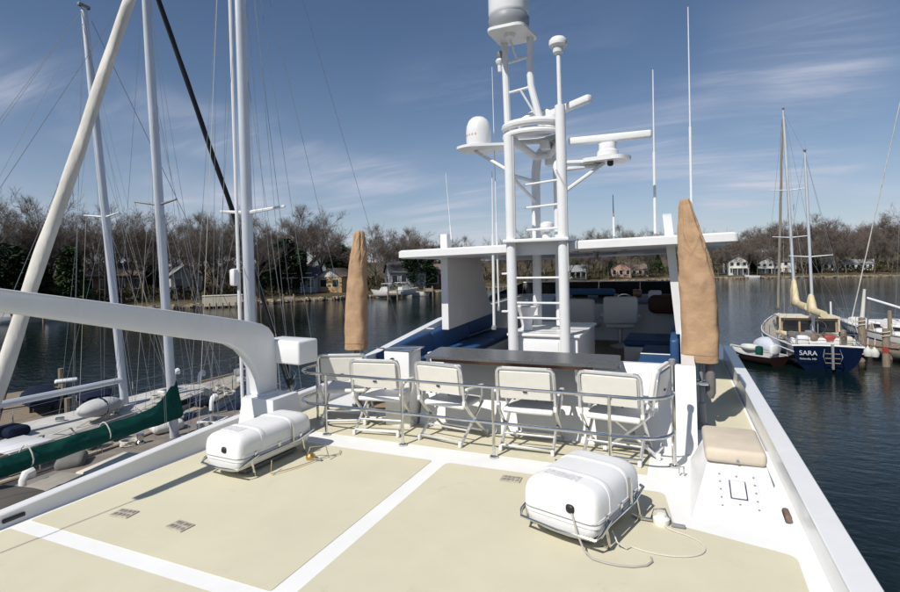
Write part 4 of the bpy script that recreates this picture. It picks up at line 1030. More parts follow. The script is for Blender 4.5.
for (px, of, h_, v, lab, wd) in [(-2, 4, 9.5, 2, 'broad dark evergreen at the left edge beside the thick furled sail', 1.1), (26, 5, 8.0, 0, 'rounded dark evergreen just left of the thick furled sail', 1.1),
                                 (70, 3.5, 9.2, 1, 'conical green cedar right of the thick furled sail', 1.1), (152, 30, 9, 3, 'dark evergreen between the second and third mast', 1.2), (287, 12, 10.5, 0, 'dark evergreen left of the small tan house', .95),
                                 (272, 20, 8, 2, 'low dark evergreen right of the tall near mast', .8), (340, 34, 9.5, 0, 'dark evergreen behind the small tan house', 1.0), (352, 30, 8.5, 2, 'wide dark evergreen touching the port umbrella cover', .9),
                                 (418, 10, 8.5, 2, 'dark evergreen below the port end of the hardtop', 1.0), (436, 12, 9.0, 0, 'dark evergreen hard against the hardtop fin', 1.1), (403, 26, 9, 3, 'narrow dark evergreen behind the moored shore boats', 1.1),
                                 (576, 20, 7.5, 1, 'green cedar beside the far white house under the hardtop', 1.2), (612, 14, 7.5, 3, 'green cedar left of the far pink house under the hardtop', 1.3), (655, 24, 8, 1, 'green cedar right of the far pink house', 1.4), (752, 9, 6.5, 3, 'dark cedar beside the tall white house on the right shore', 1.3), (815, 10, 5.0, 0, 'low evergreen right of the long white house', 1.0)]:
    plant_ever(px, of, h_, v, rt.uniform(0, 6.28), lab, 'evergreens on the shore', wd)
# the wood behind: reads as one mass
wv = MB(); wl = MB()
def far_tree(mb, p, h, rn, wdt):
    mb.tube([p, p + Vector((rn.uniform(-.3, .3), rn.uniform(-.3, .3), h * .6)), p + Vector((rn.uniform(-.6, .6), rn.uniform(-.6, .6), h))], [.16, .10, .03], 3, cap=False)
    for k in range(70):
        t = rn.uniform(.25, .98); a = rn.uniform(0, 6.28); env = math.sin(min(1, (1 - t) * 1.5 + .12) * 1.6) * wdt
        b = p + Vector((0, 0, h * (t - .13)))
        e = p + Vector((math.cos(a) * env * rn.uniform(.3, 1), math.sin(a) * env * rn.uniform(.3, 1), h * t))
        q = Vector((rn.uniform(-1, 1), rn.uniform(-1, 1), rn.uniform(-.3, .3))).normalized() * rn.uniform(.02, .045)
        mb.add([b - q, b + q, e], [(0, 1, 2)])
        for m in range(3):
            f = b.lerp(e, rn.uniform(.4, 1)); g = f + Vector((rn.uniform(-1, 1), rn.uniform(-1, 1), rn.uniform(.2, 1.2)))
            mb.add([f - q * .6, f + q * .6, g], [(0, 1, 2)])
rn = random.Random(9)
for i in range(560):
    px = rn.uniform(-80, 1000) if i < 380 else rn.choice([rn.uniform(-480, -80), rn.uniform(1000, 1400)]); of = rn.uniform(30, 130) if i < 380 else rn.uniform(6, 90)
    if px < 560 and i < 380: of = rn.uniform(30, 110)
    far_tree(wv, polar(px, shore(px) + of, ground(px, of)), rn.uniform(9, 12) if px > 560 else rn.uniform(7, 10.5), rn, rn.uniform(2.2, 3.8))
tag(wv.build('background_wood', mat('distant_bare_wood', (.13, .105, .092), .95, var=.35, scale=.06, spec=.1), ang=0, fix=False), 'bare wood that closes the view behind the shore trees', kind='stuff')
# undergrowth
ug = MB(); vs = []; fs = []
for i in range(26000):
    px = rn.uniform(-80, 980); of = abs(rn.gauss(0, 24)) + 6
    if 296 < px < 368 and of < 26: continue
    if px > 700 and of < 11: continue
    hh = rn.uniform(.2, 2.6) * rn.random() ** .5
    p = polar(px, shore(px) + of, ground(px, of) + hh * .6)
    a = rn.uniform(0, 6.28); q = Vector((math.cos(a), math.sin(a), rn.uniform(-.6, .6))) * rn.uniform(.10, .30); u_ = Vector((rn.uniform(-.5, .5), rn.uniform(-.5, .5), rn.uniform(.3, 1.0)))
    o = len(vs); vs.extend([p - q, p + q, p + u_ * rn.uniform(.4, .9)]); fs.append((o, o + 1, o + 2))
ug.v = [tuple(v) for v in vs]; ug.f = fs
tag(ug.build('undergrowth', mat('winter_undergrowth', (.07, .06, .035), .95, var=.6, scale=.25, spec=.1), ang=0, fix=False), 'low winter brush between the trunks along the shore', kind='stuff')
# ------------------------------------------------------------------ houses on the shore
SIDING = mat('white_siding', (.62, .62, .60), .7, var=.06, scale=.8, stretch=(.3, .3, 6))
TANW = mat('tan_siding', (.42, .27, .13), .8, var=.12, scale=1.0, stretch=(.3, .3, 5))
GREYW = mat('blue_grey_siding', (.26, .30, .34), .8, var=.1, scale=1)
BROWNW = mat('brown_siding', (.16, .10, .065), .85, var=.15, scale=1)
PINKW = mat('pinkish_brick', (.40, .25, .19), .85, var=.15, scale=2)
ROOFD = mat('dark_shingle', (.085, .085, .09), .9, var=.25, scale=1.5)
ROOFB = mat('brown_shingle', (.15, .12, .10), .9, var=.2, scale=1.5)
ROOFG = mat('grey_shingle', (.21, .22, .23), .9, var=.2, scale=1.5)
def house(px, off, w_, d_, h_, rh, wall, roof, label, turn=0.0, gable='front', storeys=1, cols=3, trim=None, porch=False, chimney=True, base_up=0.0):
    k_ = 1.0 if px < 500 else .74
    z = ground(px, off) + base_up; p = polar(px, shore(px) + off, z - .3)
    rz = math.atan2(p.y, p.x) - PI / 2 + turn
    t = thing('house', label, 'house', p, rz, 'houses on the far shore')
    t.scale = (k_, k_, k_)
    H = h_ + .3
    MB().box((0, 0, H / 2), (w_, d_, H)).build('wall', wall, t, ang=0)
    ov = .35; r_ = MB()
    if gable == 'front':
        MB().prism([(-w_ / 2, H), (w_ / 2, H), (0, H + rh)], -d_ / 2 + .003, d_ / 2 - .003, 'y').build('gable_wall', trim or wall, t, ang=0)
        sl_ = rh / (w_ / 2)
        for s in (-1, 1):
            r_.prism([(0, H + rh + .02), (s * (w_ / 2 + ov), H - ov * sl_ + .02), (s * (w_ / 2 + ov), H - ov * sl_ + .2), (0, H + rh + .22)], -d_ / 2 - ov, d_ / 2 + ov, 'y')
    else:
        MB().prism([(-d_ / 2, H), (d_ / 2, H), (0, H + rh)], -w_ / 2 + .003, w_ / 2 - .003, 'x').build('gable_wall', trim or wall, t, ang=0)
        sl_ = rh / (d_ / 2)
        for s in (-1, 1):
            r_.prism([(0, H + rh + .02), (s * (d_ / 2 + ov), H - ov * sl_ + .02), (s * (d_ / 2 + ov), H - ov * sl_ + .2), (0, H + rh + .22)], -w_ / 2 - ov, w_ / 2 + ov, 'x')
    ro = r_.build('roof', roof, t, ang=0)
    if chimney: MB().box((w_ * .22, d_ * .1, H + rh * .9), (.6, .6, 1.5)).build('chimney', PINKW, ro)
    sh = h_ / storeys
    for k in range(storeys):
        for i in range(cols):
            x = -w_ / 2 + w_ * (i + .5) / cols; ww = min(1.3, w_ / cols * .55); zc_ = .3 + sh * (k + .55)
            if k == 0 and i == cols // 2 and storeys > 1:
                MB().box((x, -d_ / 2 - .02, .3 + 1.05), (1.0, .06, 2.1)).build('door', BROWNW, t, ang=0); continue
            f_ = MB().box((x, -d_ / 2 - .02, zc_), (ww + .25, .06, sh * .5 + .2)).build('window', SIDING, t, ang=0)
            MB().box((x, -d_ / 2 - .045, zc_), (ww, .03, sh * .5)).build('pane', GLASS, f_, ang=0)
        for s in (-1, 1):
            f_ = MB().box((s * (w_ / 2 + .02), 0, .3 + sh * (k + .55)), (.06, 1.5, sh * .5 + .2)).build('window', SIDING, t, ang=0)
            MB().box((s * (w_ / 2 + .045), 0, .3 + sh * (k + .55)), (.03, 1.25, sh * .5)).build('pane', GLASS, f_, ang=0)
    if porch:
        MB().box((0, -d_ / 2 - 1.2, .3 + sh - .1), (w_ * .9, 2.4, .18)).build('porch_deck', SIDING, t, ang=0)
        for i in range(4):
            MB().box((-w_ * .42 + w_ * .84 * i / 3, -d_ / 2 - 2.2, .15 + sh / 2), (.16, .16, sh)).build('porch_post', SIDING, t, ang=0)
        MB().box((0, -d_ / 2 - 2.3, .3 + sh + .75), (w_ * .9, .06, .12)).build('porch_rail', SIDING, t, ang=0)
    return t
house(181, 24, 5.5, 6, 3.4, 2.0, SIDING, ROOFG, 'small white house among the bare trunks between the second and third mast', turn=.3, cols=2)
house(229, 30, 6.0, 7, 3.4, 2.4, BROWNW, ROOFD, 'dark house with a white gable left of the tall near mast', trim=SIDING, cols=2, chimney=False)
house(112, 26, 10, 7, 3.6, 2.2, BROWNW, ROOFB, 'long brown house between the first and second mast', gable='side', cols=4)
house(303, 16, 6.5, 6, 2.9, 2.0, GREYW, ROOFD, 'blue grey house with a dark roof left of the tan house', gable='side', turn=-.25, cols=3, porch=True)
house(337, 14, 5.2, 7, 2.9, 1.5, TANW, ROOFB, 'small tan house with two windows beside the port umbrella', turn=-.45, cols=2, trim=SIDING, chimney=False)
house(322, 40, 6, 7, 4.8, 3.2, GREYW, ROOFD, 'tall dark roofed house behind the tan house', cols=2)
house(405, 15, 8.0, 7, 3.4, 2.2, GREYW, ROOFD, 'grey house behind the boats left of the hardtop', gable='side', cols=4, turn=.2)
house(425, 12, 6.5, 6, 3.0, 2.0, BROWNW, ROOFB, 'low brown house under the port corner of the hardtop', gable='side', cols=3)
house(578, 12, 7.0, 6, 3.0, 2.2, SIDING, ROOFG, 'far white house right of the radar tower under the hardtop', gable='side', cols=3, porch=True)
house(621, 12, 8.0, 6, 3.6, 2.6, PINKW, ROOFB, 'far pink house with a gable above the helm chair', cols=3, storeys=1)
house(640, 14, 7.0, 6, 3.0, 1.8, PINKW, ROOFB, 'far low brick house right of the pink gabled one', gable='side', cols=3)
house(735, 9, 7.6, 7, 6.0, 2.3, SIDING, ROOFD, 'tall white house with porch right of the starboard umbrella', cols=3, storeys=2, turn=.35, porch=True)
house(766, 13, 8.5, 7, 4.6, 2.2, SIDING, ROOFD, 'wide white house left of the ketch main mast', cols=4, storeys=2, turn=.15, porch=True)
house(786, 16, 7.5, 6, 4.8, 2.2, SIDING, ROOFD, 'white house directly behind the ketch main mast', gable='side', cols=3, storeys=2)
house(826, 22, 7.0, 6, 3.2, 1.7, SIDING, ROOFG, 'low white house right of the ketch mizzen mast', gable='side', cols=3)
house(856, 22, 12.0, 6, 2.8, 1.7, SIDING, ROOFG, 'long low white house among the trees at far right', gable='side', cols=6)

# cream boathouse on piles, jetties
bh = thing('boathouse', 'low cream boathouse on piles left of the tall near mast', 'boathouse', polar(222, 79.5, WATER), math.atan2(polar(222, 79).y, polar(222, 79).x) - PI / 2)
MB().box((0, 0, 1.0), (5.6, 2.4, 1.5)).build('wall', mat('cream_wall', (.60, .54, .42), .8, var=.08, scale=1), bh, ang=0)
MB().box((0, 0, 1.80), (5.7, 2.5, .08)).build('roof', MATS['cream_wall'], bh, ang=0)
for i in range(7):
    MB().tube([(-2.7 + .9 * i, -1.5, -.8), (-2.7 + .9 * i, -1.5, .75)], .12, 6).build('pile', OLDWOOD, bh)
def jetty(px, d0, d1, label, w_=1.6):
    a, b = polar(px, d0, WATER), polar(px, d1, WATER); L = (b - a).length
    t = thing('jetty', label, 'jetty', a, math.atan2((b - a).y, (b - a).x) - PI / 2, 'jetties along the far shore')
    MB().box((0, L / 2, .95), (w_, L, .14)).build('deck', OLDWOOD, t, ang=0)
    for i in range(int(L / 2.5) + 1):
        for s in (-1, 1): MB().tube([(s * w_ / 2, i * 2.5, -1), (s * w_ / 2, i * 2.5, 1.5)], .12, 6).build('pile', OLDWOOD, t)
jetty(250, 76, 82, 'wooden jetty at the cream boathouse')
jetty(288, 79, 87, 'wooden jetty before the blue grey house')
jetty(392, 88, 101, 'wooden jetty between the white shore boats')
jetty(30, 58, 68, 'wooden jetty beside the white motorboat at the left edge', 2.2)
jetty(428, 97, 110, 'wooden jetty under the port corner of the hardtop')

# ------------------------------------------------------------------ boats
def hull_rings(L, B, fbs, fbm, fbb, tw_, draft, ns=14, npts=7, bow_rake=.12, stern_rake=.03):
    rings = []
    for i in range(ns + 1):
        t = i / ns
        if t < .42: k = tw_ + (1 - tw_) * math.sin(t / .42 * PI / 2)
        else: k = max(.012, max(0.0, math.cos((t - .42) / .58 * PI / 2)) ** .78)
        b = B / 2 * k
        sh_ = fbs + (fbm - fbs) * min(1, t / .45) if t < .45 else fbm + (fbb - fbm) * ((t - .45) / .55) ** 1.6
        dr = -draft * (max(0.0, math.sin(min(1, max(.05, t * 1.02)) * PI)) ** .6 * .9 + .1)
        row = []
        for j in range(npts):
            a = j / (npts - 1)
            half = b * (abs(math.sin(a * PI / 2)) ** .62 if a > 0 else 0)
            z = dr + (sh_ - dr) * (1 - math.cos(a * PI / 2)) ** .85
            yy = -L / 2 + L * t
            zr = (z - dr) / (sh_ - dr)
            yy += (zr - 1) * L * bow_rake * max(0, (t - .6) / .4) ** 1.5 - (zr - 1) * L * stern_rake * max(0, (.25 - t) / .25)
            row.append((half, yy, z))
        ring_ = [(-x, y, z) for x, y, z in reversed(row)] + row[1:]
        rings.append(ring_)
    return rings
def sailboat(name, label, loc, rz, L, B, hullmat, deckmat, fb=(1.0, .95, 1.35), tw_=.72, cat='sailboat', cabin=None, toe=TEAK, stripe=None):
    t = thing(name, label, cat, loc, rz)
    rg = hull_rings(L, B, fb[0], fb[1], fb[2], tw_, .55)
    MB().loft(rg, cap=False, closed=False).build('hull', hullmat, t, ang=50, fix=False)
    n = len(rg[0])
    tr_ = MB(); tr_.add(rg[0], [tuple(range(n))]); tr_.build('transom', hullmat, t, ang=0)
    dk = MB(); vs = []; fs = []
    for r_ in rg:
        a, b = Vector(r_[0]), Vector(r_[-1]); m = (a + b) / 2 + Vector((0, 0, .06 * (b - a).length / 3))
        a.z -= .03; b.z -= .03; vs.extend([a * 1.0, m, b])
    for i in range(len(rg) - 1): fs += [(3 * i, 3 * i + 1, 3 * i + 4, 3 * i + 3), (3 * i + 1, 3 * i + 2, 3 * i + 5, 3 * i + 4)]
    dk.add(vs, fs).build('deck', deckmat, t, ang=40)
    for e in (0, -1):
        MB().tube([Vector(r_[e]) + Vector((0, 0, .03)) for r_ in rg], .035, 6).build('toe_rail', toe, t)
        if stripe:
            MB().tube([Vector(r_[e]) * .2 + Vector(r_[1 if e == 0 else -2]) * .8 + Vector((0, 0, -.02)) for r_ in rg[:-1]], .03, 4).build('cove_stripe', stripe, t)
    return t, rg
def deck_at(rg, L, y):
    t = (y + L / 2) / L; i = max(0, min(len(rg) - 2, int(t * (len(rg) - 1)))); f = t * (len(rg) - 1) - i
    a, b = rg[i][-1], rg[i + 1][-1]
    return a[0] * (1 - f) + b[0] * f, a[2] * (1 - f) + b[2] * f
def coachroof(t, rg, L, y0, y1, wf, h_, m_, win=True, nwin=3, name='cabin_trunk'):
    rr = []
    for i in range(9):
        f = i / 8; y = y0 + (y1 - y0) * f; hb, dz = deck_at(rg, L, y); w_ = hb * wf * (1 if f < .9 else .85)
        hh = h_ * (1 - .35 * f) * (1.0 if 0 < i < 8 else .8)
        rr.append([(-w_, y, dz - .03), (-w_ * .93, y, dz + hh * .8), (-w_ * .8, y, dz + hh), (0, y, dz + hh * 1.12), (w_ * .8, y, dz + hh), (w_ * .93, y, dz + hh * .8), (w_, y, dz - .03)])
    c = MB().loft(rr, closed=False).build(name, m_, t, ang=30)
    if win:
        for s in (-1, 1):
            for k in range(nwin):
                y = y0 + (y1 - y0) * (.15 + .7 * (k + .5) / nwin); hb, dz = deck_at(rg, L, y)
                MB().rbox((s * hb * wf * .972, y, dz + h_ * .42), (.03, (y1 - y0) * .55 / nwin, h_ * .34), .012, 1, ry=s * R(-6)).build('window', GLASS, c)
    return c
def mast(t, base, top, w_, spreaders, m_=MAST, sp_m=None, sw=.9, lab=None):
    b, e = Vector(base), Vector(top)
    o = MB(); ax = (e - b).normalized()
    rr = []
    for f, k in ((0, 1), (.8, 1), (1, .72)):
        c = b.lerp(e, f); rr.append([(c.x + w_ / 2 * .78 * k * math.cos(a), c.y + w_ / 2 * k * 1.15 * math.sin(a), c.z) for a in [2 * PI * j / 12 for j in range(12)]])
    mo = o.loft(rr).build('mast', m_, t)
    for f in spreaders:
        c = b.lerp(e, f)
        for s in (-1, 1):
            MB().tube([c, c + Vector((s * sw, -.12, .08))], [.035, .022], 6).build('spreader', sp_m or WPAINT, mo)
    mh = MB().rbox(e + Vector((0, 0, .05)), (.10, .34, .10), .02).build('masthead', GREYM, mo)
    MB().tube([e + Vector((0, -.1, .1)), e + Vector((0, -.1, .55))], .008, 5).build('masthead_antenna', WIRE, mo)
    return mo
def wires(t, pairs, r_=.006, m_=WIRE, name='stay'):
    for a, b in pairs: MB().tube([a, b], r_, 4, cap=False).build(name, m_, t)
def furled(t, a, b, r0, r1, m_, name='furled_sail', seed=1):
    rn_ = random.Random(seed); a, b = Vector(a), Vector(b); n = 22
    n = 150; m = 18
    ax = (b - a).normalized(); u = ax.orthogonal().normalized(); w = ax.cross(u)
    L_ = (b - a).length; rr = []; ph = rn_.uniform(0, 6)
    for i in range(n + 1):
        f = i / n; c = a.lerp(b, f); r_ = (r0 + (r1 - r0) * f) * (.35 if i in (0, n) else 1)
        ring_ = []
        for j in range(m):
            an = 2 * PI * j / m
            sp = an - f * L_ * 2.1 + ph                        # the cloth is wound on in a spiral
            k = 1 + .10 * (abs(((sp / PI) % 2) - 1) * 2 - 1) + .05 * math.sin(3 * sp + 9 * f * L_) + .04 * math.sin(f * L_ * 5.3 + 2 * an + ph)
            ring_.append(c + (u * math.cos(an) + w * math.sin(an)) * r_ * k)
        rr.append(ring_)
    o = MB().loft(rr).build(name, m_, t, ang=50)
    return o
def lifelines(t, rg, L, y0, y1, n, hgt=.62):
    for s in (-1, 1):
        tops = []
        for k in range(n):
            y = y0 + (y1 - y0) * k / (n - 1); hb, dz = deck_at(rg, L, y)
            p = Vector((s * (hb - .05), y, dz)); tops.append(p + Vector((0, 0, hgt)))
            MB().tube([p, p + Vector((0, 0, hgt))], .013, 5).build('stanchion', STEEL, t)
        for q in (0, -.3):
            MB().tube([p + Vector((0, 0, q)) for p in tops], .005, 4, cap=False).build('lifeline', WIRE, t)
def pulpit(t, rg, L, bow=True):
    y = L / 2 - .1 if bow else -L / 2 + .1; yb = y - .9 if bow else y + .7
    hb, dz = deck_at(rg, L, yb); hb2, dz2 = deck_at(rg, L, y)
    for q in (.62, .32):
        if bow: pts = [(-hb, yb, dz + q), (-hb * .5, y - .1, dz2 + q), (0, y + .2, dz2 + q), (hb * .5, y - .1, dz2 + q), (hb, yb, dz + q)]
        else: pts = [(-hb, yb, dz + q), (-hb2 * .95, y, dz2 + q), (0, y - .05, dz2 + q), (hb2 * .95, y, dz2 + q), (hb, yb, dz + q)]
        MB().tube(pts, .014, 6).build('pulpit_rail' if bow else 'pushpit_rail', STEEL, t)
    for s in (-1, 1):
        MB().tube([(s * hb, yb, dz), (s * hb, yb, dz + .62)], .013, 5).build('pulpit_leg', STEEL, t)
        MB().tube([(s * hb2 * .9, y, dz2), (s * hb2 * .9, y, dz2 + .62)], .013, 5).build('pulpit_leg', STEEL, t)
def winch(t, p, k=1.0):
    MB().lathe([(.09 * k, 0), (.09 * k, .04), (.06 * k, .08), (.06 * k, .15 * k), (.08 * k, .18 * k), (.05 * k, .2 * k)], p, 10).build('winch', STEEL, t)
def dhatch(t, p, w_, m_=WPAINT):
    h1 = MB().rbox(p, (w_, w_, .07), .02).build('deck_hatch', m_, t)
    MB().rbox((p[0], p[1], p[2] + .035), (w_ * .78, w_ * .78, .02), .006, 1).build('pane', GLASS, h1)
# ------------------------------------------------------------------ sailboats rafted on the port side
# sailboat with the green boom cover
LA = 12.4
tA, rA = sailboat('sailboat', 'old sailboat with a dark green boom cover beside the yacht', (-10.48, 7.45, WATER), R(11), LA, 3.7, WHITE, OLDDECK, fb=(1.1, 1.05, 1.45), stripe=NAVY)
coachroof(tA, rA, LA, -2.6, 3.4, .62, .60, mat('brown_grey_deckhouse', (.20, .175, .15), .7, var=.2, scale=3, stain=(2, .4, (.33, .31, .27))), nwin=4)
mast(tA, (0, 1.0, .9), (-.38, .75, 12.35), .205, (.53,), sp_m=GREYM, sw=.55)
bmA = MB().tube([(0, .85, 2.15), (.02, -3.9, 2.36)], .07, 8).build('boom', MAST, tA)
rr = []
for i in range(25):
    f = i / 24; y = 1.05 - f * 5.0; hh = .15 + .50 * math.exp(-((f) / .085) ** 1.6) + .10 * (1 - f); wv_ = .17 - .05 * f + .01 * math.sin(i * 2.3)
    sag = .03 * math.sin(i * 1.7); zb = 2.08 + .22 * f
    rr.append([(wv_ * math.cos(a) * (1 if math.sin(a) < 0 else max(.25, 1 - .8 * max(0, math.sin(a)))), y, zb + sag * .3 + (hh * math.sin(a) if math.sin(a) > 0 else .14 * math.sin(a)) + .08) for a in [2 * PI * j / 16 for j in range(16)]])
cvA = MB().loft(rr).build('boom_cover', GREENC, tA, ang=50); cvA['label'] = 'dark green canvas cover over the boom'
for y in (-.9, -2.4):
    MB().tube([(.165 * math.cos(a) * (1 - .3 * max(0, math.sin(a))), y, 2.24 + .045 * abs(y) + (.235 if math.sin(a) > 0 else .15) * math.sin(a)) for a in [2 * PI * j / 14 for j in range(14)]], .012, 5, closed=True).build('sail_tie', ROPE, cvA)
furled(tA, (.05, 6.15, 1.7), (-.36, .95, 12.2), .075, .055, BLKSAIL, 'furled_jib', 3)
wires(tA, [((-.36, .75, 12.3), (1.55, .7, 1.05)), ((-.36, .75, 12.3), (-1.55, .7, 1.05)), ((-.36, .75, 12.3), (0, -6.1, 1.1)), ((-.2, .9, 7.0), (1.5, 0.2, 1.05)), ((-.2, .9, 7.0), (-1.5, .2, 1.05)),
           ((-.2, .9, 7.0), (1.5, 1.6, 1.05)), ((-.2, .9, 7.0), (-1.5, 1.6, 1.05)), ((-.32, .7, 12.0), (.02, -3.7, 2.55))], .0055)
lifelines(tA, rA, LA, -5.4, 5.2, 8)
pulpit(tA, rA, LA); pulpit(tA, rA, LA, False)
dhatch(tA, (0, 2.3, 1.62), .55); dhatch(tA, (.0, 4.1, 1.22), .55)
dhatch(tA, (.55, -.4, 1.66), .4)
MB().rbox((.0, -1.9, 1.68), (.95, 1.0, .08), .03, 2).build('sliding_hatch', OLDDECK, tA)
MB().rbox((.25, -.9, 1.70), (.7, 1.1, .10), .04, 2).build('hatch_cover', mat('pale_hatch', (.62, .58, .50), .6, var=.06), tA)
for x, y, z in ((1.1, -2.9, 1.12), (-1.1, -2.9, 1.12), (.55, .55, 1.6), (-.5, .5, 1.6), (1.0, -3.8, 1.12)): winch(tA, (x, y, z), 1.1)
for i in range(9):
    y = -1.8 + i * .62
    MB().tube([(.35 + .08 * math.sin(i), y, 1.66), (.45, y + .25, 1.72), (.25, y + .5, 1.66)], .014, 5).build('line', ROPE, tA)
MB().tube([(1.62, -2.4, 1.15), (1.55, 0, 1.1), (1.35, 2.4, 1.15)], .03, 6).build('grab_rail', TEAK, tA)
dod = []
for i in range(5):
    y = -2.75 - .30 * i
    dod.append([(x * 1.2, y, 1.25 + (.88 - .05 * abs(i - 1.5)) * math.sqrt(max(0, 1 - (x / 1.02) ** 6))) for x in [-1 + 2 * j / 12 for j in range(13)]])
MB().loft(dod, cap=False, closed=False).build('spray_hood', mat('grey_brown_canvas', (.10, .09, .08), .9, bump=.3, bscale=10), tA, ang=60)
# sailboat beyond it
LB = 13.2
tB, rB = sailboat('sailboat', 'white sailboat with bare silver boom on the far side of the green covered boom', (-14.65, 9.0, WATER), R(3), LB, 3.9, WHITE, OLDDECK, fb=(1.2, 1.15, 1.6), stripe=NAVY)
coachroof(tB, rB, LB, -3.0, 3.6, .62, .50, mat('worn_cabin_top', (.50, .49, .46), .7, var=.12, scale=2.5, stain=(2, .5, (.30, .28, .25))), nwin=4)
mast(tB, (.05, 1.0, 1.0), (-.85, .62, 13.1), .205, (.50,), sw=.72)
MB().tube([(.02, .85, 2.35), (.0, -4.6, 2.45)], .085, 8).build('boom', MAST, tB)
wires(tB, [((0, 6.4, 1.8), (-.8, .8, 12.8))], .012, WIRE, 'forestay')
wires(tB, [((-.85, .62, 13.1), (1.7, .6, 1.15)), ((-.85, .62, 13.1), (-1.7, .6, 1.15)), ((-.85, .62, 13.1), (0, -6.5, 1.2)), ((-.85, .62, 13.1), (.6, -6.5, 1.2)), ((-.4, .8, 7.0), (1.6, .1, 1.15)), ((-.4, .8, 7.0), (-1.6, .1, 1.15)),
           ((-.4, .8, 7.0), (1.6, 1.5, 1.15)), ((-.4, .8, 7.0), (-1.6, 1.5, 1.15)), ((-.8, .55, 12.6), (0, -4.4, 2.5))], .0055)
lifelines(tB, rB, LB, -5.6, 5.6, 8)
pulpit(tB, rB, LB); pulpit(tB, rB, LB, False)
dhatch(tB, (0, 2.6, 1.66), .6); dhatch(tB, (0, 4.5, 1.36), .6)
sb = MB()
rr = []
for i in range(13):
    f = i / 12; k = math.sin(PI * f) ** .5 * .3 + .03
    rr.append([(k * 1.0 * math.cos(a) + .8, -.9 + f * 1.15, 1.95 + k * .7 * math.sin(a)) for a in [2 * PI * j / 12 for j in range(12)]])
sbo = sb.loft(rr).build('sail_bag', mat('pale_sail_bag', (.50, .50, .50), .85, bump=.5, bscale=6, bdist=.03), tB, ang=60)
MB().tube([(.8 + .30 * math.cos(a), -.32, 1.95 + .215 * math.sin(a)) for a in [2 * PI * j / 14 for j in range(14)]], .035, 5, closed=True).build('bag_band', NAVY, sbo)
for i in range(10):
    y = -2.2 + i * .6
    MB().tube([(.9, y, 1.62), (1.0 + .1 * math.sin(i * 2), y + .3, 1.70), (.8, y + .55, 1.62)], .016, 5).build('line', ROPE, tB)
MB().rbox((.0, 5.6, 1.66), (.45, .35, .25), .06).build('windlass', GREYM, tB)
MB().rbox((-.2, 6.1, 2.05), (.3, .25, .45), .06).build('anchor_bracket', GREYM, tB)
MB().tube([(.3, 6.0, 1.6), (.35, 6.3, 2.1), (.1, 6.6, 2.2)], .03, 6).build('anchor_shank', STEEL, tB)
for x, y in ((1.2, -3.2), (-1.2, -3.2), (.7, .2)): winch(tB, (x, y, 1.5), 1.1)
MB().rbox((1.1, -2.4, 1.68), (1.1, .9, .06), .02).build('locker_lid', WPAINT, tB)
MB().rbox((.55, -3.5, 1.6), (1.6, 1.0, .3), .1, 3).build('cockpit_cushion', mat('pale_grey_cushion', (.50, .49, .47), .8), tB)
# sailboat tucked against the yacht with its bow turned aft: tall mast and thick furled headsail
LC = 11.6
tC, rC = sailboat('sailboat', 'sailboat with the tall near mast and thick white furled headsail', (-6.9, 8.05, WATER), R(180), LC, 2.9, WHITE, WPAINT, fb=(.9, .85, 1.2))
coachroof(tC, rC, LC, -2.4, 2.6, .6, .4, WPAINT)
mC = mast(tC, (-.06, 1.1, .8), (.02, 1.2, 15.4), .19, (.385, .72), sw=.74)
MB().tube([(.05, 1.22, 1.2), (.13, 1.32, 14.5)], .03, 8).build('in_mast_track', WPAINT, mC)
MB().rbox((.12, 1.3, 5.3), (.12, .14, .30), .04).build('halyard_box', WPAINT, mC)
MB().tube([(.1, .95, 1.75), (.05, -3.2, 1.75)], .06, 8).build('boom', MAST, tC)
fs_ = furled(tC, (.12, 5.62, 1.45), (.0, 1.25, 15.2), .086, .058, SAIL, 'furled_headsail', 9)
wires(tC, [((.3, 1.2, 15.2), (1.25, .9, .9)), ((.3, 1.2, 15.2), (-1.25, .9, .9)), ((.3, 1.2, 15.2), (0, -5.7, .95)), ((.2, 1.1, 6.4), (1.2, .4, .9)), ((.2, 1.1, 6.4), (-1.2, .4, .9)), ((.2, 1.1, 6.4), (-1.2, 1.9, .9)), ((.2, 1.1, 6.4), (1.2, 1.9, .9)),
           ((.28, 1.1, 11.), (-1.25, 1.0, .9)), ((.3, 1.1, 14.5), (-.4, -.6, 1.3)), ((.3, 1.1, 13.5), (-.6, -2.0, 1.3))], .005)
lifelines(tC, rC, LC, -5, 4.8, 7, .5)
pulpit(tC, rC, LC)
